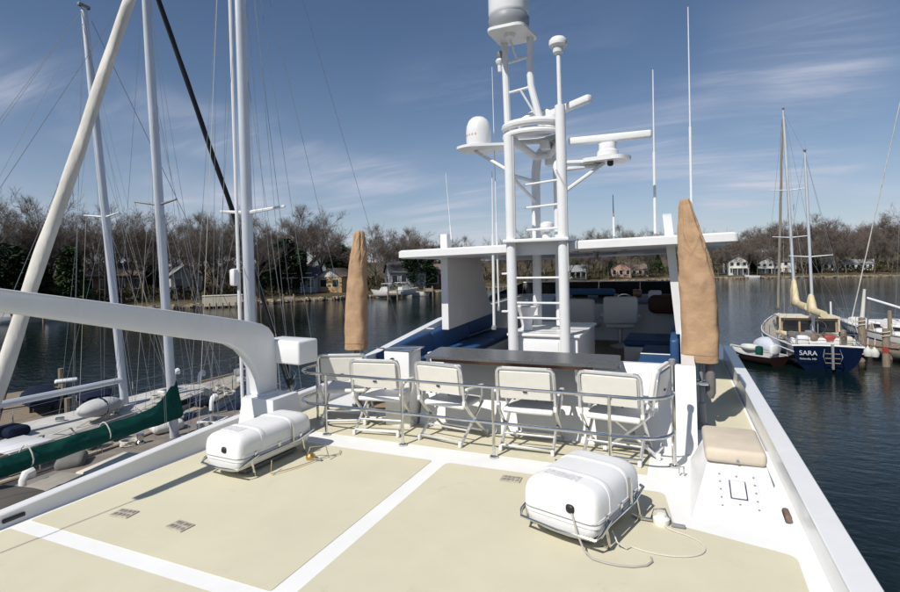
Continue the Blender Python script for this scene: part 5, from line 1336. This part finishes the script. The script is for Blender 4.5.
# floating dock with navy covered dinghies beyond the boats
fd = thing('floating_dock', 'low wooden dock in the water beyond the rafted sailboats', 'dock', polar(30, 19.5, WATER), R(62))
for i in range(26):
    MB().box((0, -3.6 + i * .28, .50), (1.7, .255, .05)).build('plank', OLDWOOD, fd, ang=0)
for s in (-1, 1):
    MB().box((s * .75, 0, .30), (.2, 7.4, .35)).build('float', GREYM, fd, ang=0)
    for y in (-3.5, 0, 3.5): MB().tube([(s * .95, y, -1), (s * .95, y, 1.3)], .11, 8).build('pile', OLDWOOD, fd)
NAVC = mat('navy_canvas', (.009, .014, .034), .85, var=.2, bump=.6, bscale=5, bdist=.03, spec=.15)
def dinghy_cover(px, dep, rz, lab, L_=3.6):
    t = thing('covered_dinghy', lab, 'dinghy', polar(px, dep, WATER + .52), rz, 'dinghies under navy covers')
    rr = []
    for i in range(11):
        f = i / 10; k = max(.05, math.sin(PI * (.12 + .86 * f)) ** .5)
        rr.append([(.62 * k * math.cos(a), -L_ / 2 + L_ * f, .45 + .22 * k * math.sin(a) + .03 * math.sin(i * 2.1 + 3 * a)) for a in [2 * PI * j / 14 for j in range(14)]])
    MB().loft(rr).build('cover', NAVC, t, ang=60)
    for s in (-1, 1):
        for y in (-.8, .8): MB().box((s * .3, y, .14), (.10, .10, .28)).build('chock', BLACK, t, ang=0)
    return t
dinghy_cover(38, 19.3, R(64), 'dinghy under a navy blue cover on the dock left of the first mast')
dinghy_cover(88, 19.8, R(66), 'second dinghy under a navy blue cover just left of the first mast')
tag(MB().rbox(tuple(polar(64, 19.2, WATER + 1.5)), (.7, .35, .14), .06, 3, rz=R(60)).build('rolled_cloth', WPAINT), 'rolled white cloth lying on the navy dinghy covers', 'cloth')

# ------------------------------------------------------------------ far shore motorboats
def motorboat(px, dep, turn, L_, lab, cab=True, up=0.0):
    p = polar(px, dep, WATER + up)
    t = thing('motorboat', lab, 'motorboat', p, math.atan2(p.y, p.x) - PI / 2 + turn, 'white motorboats along the far shore')
    rg = hull_rings(L_, L_ * .32, .75, .8, 1.15, .9, .35, ns=9, npts=5)
    MB().loft(rg, cap=False, closed=False).build('hull', SIDING, t, ang=50, fix=False)
    n = len(rg[0]); MB().add(rg[0], [tuple(range(n))]).build('transom', SIDING, t, ang=0)
    vs = []; fs = []
    for r_ in rg: vs += [r_[0], r_[-1]]
    for i in range(len(rg) - 1): fs.append((2 * i, 2 * i + 1, 2 * i + 3, 2 * i + 2))
    MB().add([(x, y, z - .04) for x, y, z in vs], fs).build('deck', OLDDECK, t, ang=0)
    if cab:
        MB().prism([(-L_ * .08, .75), (L_ * .22, .8), (L_ * .12, 1.55), (-L_ * .06, 1.6)], -L_ * .11, L_ * .11, 'x').build('cabin', SIDING, t, ang=0)
        MB().prism([(L_ * .215, .9), (L_ * .225, .9), (L_ * .14, 1.5), (L_ * .13, 1.5)], -L_ * .10, L_ * .10, 'x').build('windscreen', GLASS, t, ang=0)
        MB().box((0, -L_ * .02, 2.15), (L_ * .24, L_ * .3, .06)).build('canopy', SIDING, t, ang=0)
        for s in (-1, 1):
            for y in (-.14, .1): MB().tube([(s * L_ * .11, y * L_, .8), (s * L_ * .11, y * L_, 2.15)], .03, 5).build('canopy_post', STEEL, t)
    return t
motorboat(6, 60, R(75), 6.5, 'white motorboat lying broadside at the left edge of the photo')
motorboat(48, 62, R(-70), 5.0, 'small white boat just right of the thick furled sail by the shore')
motorboat(386, 94, R(70), 6.0, 'white motorboat left of the jetty and right of the port umbrella', up=.5)
motorboat(402, 96, R(-60), 7.0, 'white motorboat under a canopy right of the shore jetty', up=.6)
motorboat(416, 99, R(60), 5.0, 'small white boat below the port corner of the hardtop', cab=False)
motorboat(752, 160, R(80), 4.5, 'tiny white boat on the shore right of the tall white house', cab=False)

# ------------------------------------------------------------------ blue ketch on the starboard side
LK = 13.0
T0 = polar(826, 24.9, WATER); B0 = polar(777, 37, WATER); dv = (B0 - T0).normalized()
rzK = math.atan2(dv.y, dv.x) - PI / 2
cK = T0 + dv * LK / 2
tK, rK = sailboat('ketch', 'blue hulled ketch with two masts moored stern towards us', cK, rzK, LK, 3.8, NAVY, OLDDECK, fb=(1.18, 1.1, 1.6), tw_=.74, toe=WPAINT, stripe=WPAINT)
text_obj('SARA', .31, mat('worn_lettering', (.50, .52, .55), .6, var=.2, scale=9), (-.80, -LK / 2 - .035, .86), (R(84), 0, 0), 'boat_name', tK)
text_obj('Galesville, MD', .12, MATS['worn_lettering'], (-.80, -LK / 2 - .0, .58), (R(84), 0, 0), 'home_port', tK)
MB().tube([(x, -LK / 2 + .03, 1.20 + .05 * math.cos(x)) for x in [-1.45 + .29 * i for i in range(11)]], .05, 6).build('transom_cap', WPAINT, tK)
coachroof(tK, rK, LK, -1.2, 3.6, .60, .55, OLDDECK, nwin=4)
CR = mat('cream_paint', (.62, .57, .46), .6)
# cockpit coaming, pilothouse windscreen with tan frames
MB().rbox((0, -4.3, 1.32), (2.7, 2.6, .34), .08, 2).build('cockpit_coaming', WPAINT, tK)
MB().rbox((0, -4.4, 1.50), (1.7, 2.0, .06), .02, 1).build('cockpit_well', OLDWOOD, tK)
ph = MB().prism([(-2.6, 1.15), (-1.0, 1.15), (-1.25, 2.12), (-2.6, 2.2)], -1.3, 1.3, 'x').build('pilothouse', mat('tan_frame', (.42, .29, .17), .6, var=.15), tK, ang=0)
MB().box((0, -1.95, 2.25), (2.8, 1.7, .08)).build('roof', CR, ph, ang=0)
for i in range(3): MB().box((-.84 + .84 * i, -2.615, 1.75), (.74, .03, .60)).build('window', GLASS, ph, ang=0)
for s in (-1, 1): MB().box((s * 1.312, -1.95, 1.75), (.03, 1.05, .55)).build('window', GLASS, ph, ang=0)
MB().tube([(-1.35, -2.7, 1.2), (-1.35, -2.75, 2.25)], .05, 6).build('frame_post', CREAMC, tK)
MB().tube([(1.35, -2.7, 1.2), (1.35, -2.75, 2.25)], .05, 6).build('frame_post', CREAMC, tK)
for x, y, m_ in ((-.9, -5.9, WPAINT), (.9, -5.8, CR), (.3, -5.4, RED)):
    MB().rbox((x, y, 1.42), (.5, .4, .45), .1, 2).build('stern_locker', m_, tK)
MB().rbox((.15, -6.68, .75), (.10, .22, 1.2), .03).build('rudder_post', GREYM, tK)
for s in (-1, 1):
    MB().tube([(.15 + s * .30, -6.60, 1.1), (.15 + s * .38, -6.72, .75), (.15 + s * .28, -6.66, .40)], .022, 6).build('boarding_ladder', STEEL, tK)
for i in range(3): MB().tube([(-.15, -6.68, .45 + .22 * i), (.45, -6.68, .45 + .22 * i)], .02, 6).build('ladder_step', TEAK, tK)
mast(tK, (.1, -3.3, 1.1), (-.16, -3.4, 11.2), .19, (.44,), sw=1.0)
mast(tK, (.12, 1.3, 1.5), (-.35, 1.15, 14.7), .22, (.40, .62), sw=1.0)
furled(tK, (0, 6.6, 1.9), (-.33, 1.5, 14.3), .10, .06, mat('tan_sail_sock', (.36, .32, .26), .9), 'furled_jib', 4)
def bundle(t, y0, y1, z, hump, m_, nm):
    rr = []
    for i in range(17):
        f = i / 16; y = y0 + (y1 - y0) * f; hh = .22 + hump * math.exp(-(f / .13) ** 2); wv_ = .22 - .06 * f
        rr.append([(wv_ * math.cos(a) * (1 + .1 * math.sin(i * 1.9 + a)), y, z + (hh if math.sin(a) > 0 else .15) * math.sin(a)) for a in [2 * PI * j / 12 for j in range(12)]])
    return MB().loft(rr).build(nm, m_, t, ang=60)
bundle(tK, 1.0, -2.6, 2.75, 1.35, CREAMC, 'main_sail_cover')
bundle(tK, -3.35, -6.0, 2.65, .75, CREAMC, 'mizzen_sail_cover')
wires(tK, [((-.35, 1.15, 14.6), (1.8, 1.0, 1.2)), ((-.35, 1.15, 14.6), (-1.8, 1.0, 1.2)), ((-.15, 1.2, 8.5), (1.8, .4, 1.2)), ((-.15, 1.2, 8.5), (-1.8, .4, 1.2)), ((-.16, -3.4, 11.1), (1.7, -3.6, 1.2)), ((-.16, -3.4, 11.1), (-1.7, -3.6, 1.2)),
           ((-.35, 1.15, 14.6), (-.16, -3.4, 11.1)), ((-.16, -3.4, 11.1), (1.2, -6.4, 1.25)), ((-.05, -3.35, 5.6), (1.75, -4.3, 1.2)), ((-.05, -3.35, 5.6), (-1.75, -4.3, 1.2))], .0065)
lifelines(tK, rK, LK, -5.6, 5.6, 8)
pulpit(tK, rK, LK, False); pulpit(tK, rK, LK)
MB().add([(0, 0, 0), (.0, -.45, .1), (.0, -.4, .42), (0, 0, .35)], [(0, 1, 2, 3)]).build('pennant', WPAINT, tK).location = (-.75, -3.4, 8.0)
# skiff alongside
def skiff(px, dep, rz, L_, B_, hm, im, lab):
    t = thing('skiff', lab, 'skiff', polar(px, dep, WATER), rz, 'small boats tied beside the ketch')
    rg = hull_rings(L_, B_, .48, .45, .65, .8, .15, ns=9, npts=5)
    MB().loft(rg, cap=False, closed=False).build('hull', hm, t, ang=50, fix=False)
    n = len(rg[0]); MB().add(rg[0], [tuple(range(n))]).build('transom', hm, t, ang=0)
    rin = [[(x * .9, y * .97, max(z, -.02) * .8 + .06) for x, y, z in r_] for r_ in rg]
    MB().loft(rin, cap=False, closed=False).build('inside', im, t, ang=50, fix=False)
    for e in (0, -1): MB().tube([r_[e] for r_ in rg], .05, 6).build('gunwale', im, t)
    for y in (-.25, .1): MB().box((0, y * L_, .32), (B_ * .85, .25, .04)).build('thwart', im, t, ang=0)
    return t
s1 = skiff(752, 28.0, rzK + R(38), 3.2, 1.5, mat('maroon_hull', (.028, .012, .012), .4), mat('grey_white_inside', (.40, .41, .40), .7), 'small maroon skiff with a white inside tied left of the ketch')
MB().rbox((.25, -1.0, .75), (.42, .3, .5), .1, 2).build('outboard', WPAINT, s1)
MB().rbox((-.25, -.6, .65), (.3, .3, .5), .08, 2).build('crate', GREENC, s1)
MB().tube([(.55 + .30 * math.cos(a), .8 + .42 * math.sin(a), .62) for a in [2 * PI * j / 16 for j in range(16)]], .12, 8, closed=True).build('fender_ring', mat('pale_fender', (.55, .57, .53), .7), s1)
s2 = thing('covered_tender', 'small tender under a rounded white cover between the skiff and the ketch', 'tender', polar(767, 29.5, WATER), rzK + R(20))
rr = []
for i in range(11):
    f = i / 10; k = max(.08, math.sin(PI * (.1 + .88 * f)) ** .5)
    rr.append([(.62 * k * math.cos(a), -1.3 + 2.6 * f, .45 + (.62 if math.sin(a) > 0 else .35) * k * math.sin(a)) for a in [2 * PI * j / 14 for j in range(14)]])
MB().loft(rr).build('cover', mat('pale_blue_cover', (.52, .55, .62), .8, bump=.3, bscale=6), s2, ang=60)
MB().rbox((0, -1.05, .42), (.5, .4, .6), .08).build('outboard', GREYM, s2)

# ------------------------------------------------------------------ dock, piles and white sailboat at the right edge
dk = thing('dock', 'weathered wooden dock at the right edge between the ketch and the white sailboat', 'dock', polar(862, 26.5, WATER), 0)
d0, d1 = polar(853, 27.6, WATER), polar(1100, 20.0, WATER); dd = (d1 - d0); LD = dd.length; dk.location = d0; dk.rotation_euler = (0, 0, math.atan2(dd.y, dd.x) - PI / 2)
for i in range(int(LD / .21)):
    MB().box((random.uniform(-.03, .03), .1 + i * .21, 1.0 + random.uniform(-.006, .006)), (1.5, .19, .05), rz=random.uniform(-.01, .01)).build('plank', OLDWOOD, dk, ang=0)
for s in (-1, 1): MB().box((s * .65, LD / 2, .86), (.10, LD, .22)).build('stringer', OLDWOOD, dk, ang=0)
PL = 'wooden mooring piles along the dock'
for k, (px, dep, h_, lab) in enumerate(((860, 27.2, 2.3, 'thick weathered pile next to the ketch stern'), (869, 29.0, 1.7, 'short pile behind the thick one by the ketch'), (884, 25.8, 1.9, 'pile in the middle of the dock edge with rope turns'), (888, 27.6, 2.6, 'tall thin pile before the white sailboat hull'), (905, 24.5, 1.9, 'pile at the extreme right edge of the photo'))):
    t = thing('mooring_pile', lab, 'pile', polar(px, dep, WATER), 0, PL)
    MB().tube([(0, 0, -1.2), (.02, 0, h_ * .6), (.03, .02, h_)], [.17, .16, .15] if k != 3 else [.1, .1, .09], 10).build('post', OLDWOOD, t)
    if k in (0, 2):
        MB().tube([(.17 * math.cos(a), .17 * math.sin(a), h_ - .5 + .03 * a) for a in [j * .5 for j in range(26)]], .025, 5).build('rope_turns', ROPE, t)
    if k == 2: MB().lathe([(.175, h_ - 1.2), (.178, h_ - .9)], (.02, 0, 0), 10).build('rubber_band', RED, t)
for px, dep in ((866, 26.4), (873, 26.2)):
    t = thing('fender', 'pale round fender hanging from the dock edge beside the ketch', 'fender', polar(px, dep, WATER + .35), 0, 'pale fenders on the dock edge')
    MB().lathe([(.05, 0), (.16, .08), (.20, .25), (.16, .42), (.06, .52), (.03, .6)], (0, 0, 0), 12).build('ball', mat('pale_fender', (.55, .57, .53), .7), t)
    MB().tube([(0, 0, .58), (.05, .1, 1.0)], .02, 5).build('lanyard', ROPE, t)
D0, D1 = polar(836, 32.0, WATER), polar(1050, 22.5, WATER); dv = (D0 - D1).normalized(); LDn = (D0 - D1).length
tD, rD = sailboat('sailboat', 'white sailboat with a blue waterline band at the right edge beyond the dock', (D0 + D1) / 2, math.atan2(dv.y, dv.x) - PI / 2, LDn, 3.9, SIDING, WPAINT, fb=(1.3, 1.3, 1.75), stripe=NAVY, toe=GREYM)
coachroof(tD, rD, LDn, -2.6, 3.0, .62, .6, WPAINT, nwin=4)
mast(tD, (0, .6, 1.4), (-.3, .5, 14.5), .2, (.45,), sw=.9)
MB().tube([(0, .5, 2.6), (0, -3.6, 2.7)], .08, 8).build('boom', WPAINT, tD)
MB().tube([(.0, 3.0, 3.1), (.0, -.2, 2.3)], .06, 8).build('spinnaker_pole', WPAINT, tD)
furled(tD, (0, LDn / 2 - .9, 1.7), (-.28, .7, 14.2), .03, .022, SAIL, 'furled_jib', 6)
MB().tube([(0, LDn / 2 - 1.5, 1.5), (.02, LDn / 2 - 1.7, 3.6)], [.12, .07], 8).build('furled_staysail', SAIL, tD)
wires(tD, [((-.3, .5, 14.4), (1.6, .4, 1.2)), ((-.3, .5, 14.4), (-1.6, .4, 1.2)), ((-.15, .55, 7.2), (1.6, 0, 1.2)), ((-.15, .55, 7.2), (-1.6, 0, 1.2))], .0055)
lifelines(tD, rD, LDn, -4.5, 4.2, 7); pulpit(tD, rD, LDn)
for x, y in ((.8, 2.2), (-.7, 1.2), (.6, -.4), (.0, 3.6)): MB().rbox((x, y, 1.75), (.6, .8, .35), .1, 2).build('deck_bundle', SIDING, tD)
for i in range(5): MB().tube([(-1.4, -1.5 + i, 1.2), (-1.5, -1.4 + i, 1.9), (-1.3, -1.0 + i, 1.2)], .02, 5).build('line', ROPE, tD)
MB().tube([(-1.7, 3.8, 1.3), (-1.72, 3.8, 2.9)], .05, 6).build('antenna_stub', WPAINT, tD)

def gear(t, rg, L, spots, seed):
    """loose fittings scattered over a working deck"""
    rn_ = random.Random(seed)
    for x, y, kind in spots:
        hb, dz = deck_at(rg, L, y)
        z = dz + (.50 if abs(x) < hb * .58 and -2.5 < y < 3.3 else .02)
        if kind == 'vent':
            MB().tube([(x, y, z), (x, y, z + .22), (x, y + .06, z + .30), (x, y + .16, z + .31)], [.06, .06, .08, .11], 10).build('cowl_vent', WPAINT, t)
        elif kind == 'coil':
            MB().tube([(x + (.16 + .012 * (j % 3)) * math.cos(j * .55), y + (.16 + .012 * (j % 3)) * math.sin(j * .55), z + .02 + .0025 * j) for j in range(46)], .014, 5).build('rope_coil', ROPE, t)
        elif kind == 'fender':
            a = rn_.uniform(0, 3)
            MB().tube([(x, y, z + .12), (x + .08 * math.cos(a), y + .08 * math.sin(a), z + .12), (x + .5 * math.cos(a), y + .5 * math.sin(a), z + .12), (x + .58 * math.cos(a), y + .58 * math.sin(a), z + .12)], [.04, .11, .11, .04], 10).build('deck_fender', mat('worn_fender', (.45, .46, .47), .7), t)
        elif kind == 'block':
            MB().rbox((x, y, z + .05), (.12, .20, .10), .03, 2, rz=rn_.uniform(0, 3)).build('block', rn_.choice([GREYM, STEEL, BLACK]), t)
        elif kind == 'bag':
            MB().rbox((x, y, z + .12), (.5, .7, .25), .11, 3, rz=rn_.uniform(0, 3)).build('sail_sack', rn_.choice([SIDING, NAVC, GREYF]), t)
        elif kind == 'can':
            MB().rbox((x, y, z + .18), (.18, .30, .36), .05, 2, rz=rn_.uniform(0, 3)).build('fuel_can', rn_.choice([NAVY, GREYM, mat('dull_red_can', (.16, .04, .03), .6)]), t)
        elif kind == 'track':
            MB().box((x, y, z + .015), (.04, 1.6, .03)).build('track', STEEL, t)
gear(tA, rA, LA, [(-.9, -.8, 'bag'), (.5, 2.9, 'vent'), (-.5, 2.9, 'vent'), (-1.2, -.2, 'coil'), (-1.35, 1.4, 'fender'), (1.35, .9, 'track'), (1.3, -1.6, 'track'), (-1.3, 2.4, 'can'), (-1.25, 3.0, 'can'), (.3, 1.6, 'coil'), (.9, 3.9, 'fender'), (-.5, 4.2, 'bag'), (.3, 5.0, 'coil'), (0, 5.5, 'block'), (1.2, 2.5, 'block'), (.8, .2, 'block'), (.8, -.3, 'block'), (-.7, .4, 'coil'), (1.3, 3.1, 'coil'), (-.6, 1.4, 'bag'), (1.45, 0.1, 'fender'), (.5, -1.2, 'coil'), (-.6, -2.0, 'vent')], 3)
gear(tB, rB, LB, [(.8, 1.4, 'coil'), (1.4, .6, 'fender'), (1.45, -1.0, 'can'), (1.4, -.4, 'can'), (.6, 3.1, 'vent'), (-.5, 3.1, 'vent'), (.5, 2.0, 'block'), (.7, -.2, 'coil'), (1.3, 2.6, 'bag'), (.6, 4.0, 'coil'), (.9, 4.6, 'fender'), (.4, 5.2, 'block'), (1.5, 1.8, 'track'), (1.5, -2.0, 'track'), (.2, -2.0, 'bag'), (1.0, -2.9, 'bag'), (.0, -.8, 'block'), (.3, .4, 'bag'), (1.35, 3.6, 'coil')], 4)

rh = random.Random(41)
def halyards(t, base, top, n, spread):
    b, e = Vector(base), Vector(top)
    for i in range(n):
        a = rh.uniform(0, 6.28); f = rh.uniform(.6, 1.0)
        p = b.lerp(e, f) + Vector((.1 * math.cos(a), .1 * math.sin(a), 0))
        q = b + Vector((spread * rh.uniform(.2, 1) * math.cos(a), spread * rh.uniform(.2, 1) * math.sin(a), .3))
        MB().tube([p, q], .0045, 4, cap=False).build('halyard', rh.choice([WIRE, ROPE, WIRE]), t)
halyards(tA, (0, 1.0, .9), (-.38, .75, 12.35), 9, 1.6)
halyards(tB, (.05, 1.0, 1.0), (-.85, .62, 13.1), 9, 1.8)
halyards(tC, (-.06, 1.1, .8), (.02, 1.2, 15.4), 9, 1.5)
halyards(tK, (.12, 1.3, 1.5), (-.35, 1.15, 14.7), 6, 1.4)
for s_ in (-1, 1):
    MB().tube([(s_ * 1.62, -5.2, 2.1), (s_ * 1.75, -1, 1.95), (s_ * 1.5, 2.5, 2.0)], .012, 5).build('lifeline', ROPE, tA)
MB().tube([(-1.2, 3.5, 1.2), (0, 4.6, 1.5), (.6, 6.0, 1.6)], .014, 5).build('line', ROPE, tA)
MB().tube([(1.6, -2, 1.2), (1.0, 1.5, 1.4), (.2, 5.8, 1.6)], .012, 5).build('line', ROPE, tA)

# loose gear in the ketch's cockpit
for x, y, z, sx_, sy_, sz_, m_ in ((-1.2, -5.4, 1.62, .35, .5, .3, GREYF), (1.15, -4.9, 1.62, .4, .6, .25, NAVC), (-.4, -5.0, 1.62, .3, .4, .35, GREYM), (.7, -6.2, 1.75, .22, .2, .5, OLDWOOD), (-1.5, -4.2, 1.55, .2, .8, .2, CREAMC), (-.5, -6.3, 1.6, .3, .2, .35, TEAK)):
    MB().rbox((x, y, z), (sx_, sy_, sz_), .06, 2, rz=rh.uniform(0, 1)).build('cockpit_gear', m_, tK)
MB().tube([(-.2, -5.6, 1.5), (-.2, -5.65, 2.2)], .03, 6).build('binnacle', GREYM, tK)
MB().tube([(-.2 + .33 * math.cos(a), -5.72, 2.05 + .33 * math.sin(a)) for a in [2 * PI * j / 18 for j in range(18)]], .014, 5, closed=True).build('steering_wheel', STEEL, tK)
MB().tube([(1.5, -6.3, 1.2), (1.55, -6.9, 3.4)], .03, 6).build('flag_staff', OLDWOOD, tK)
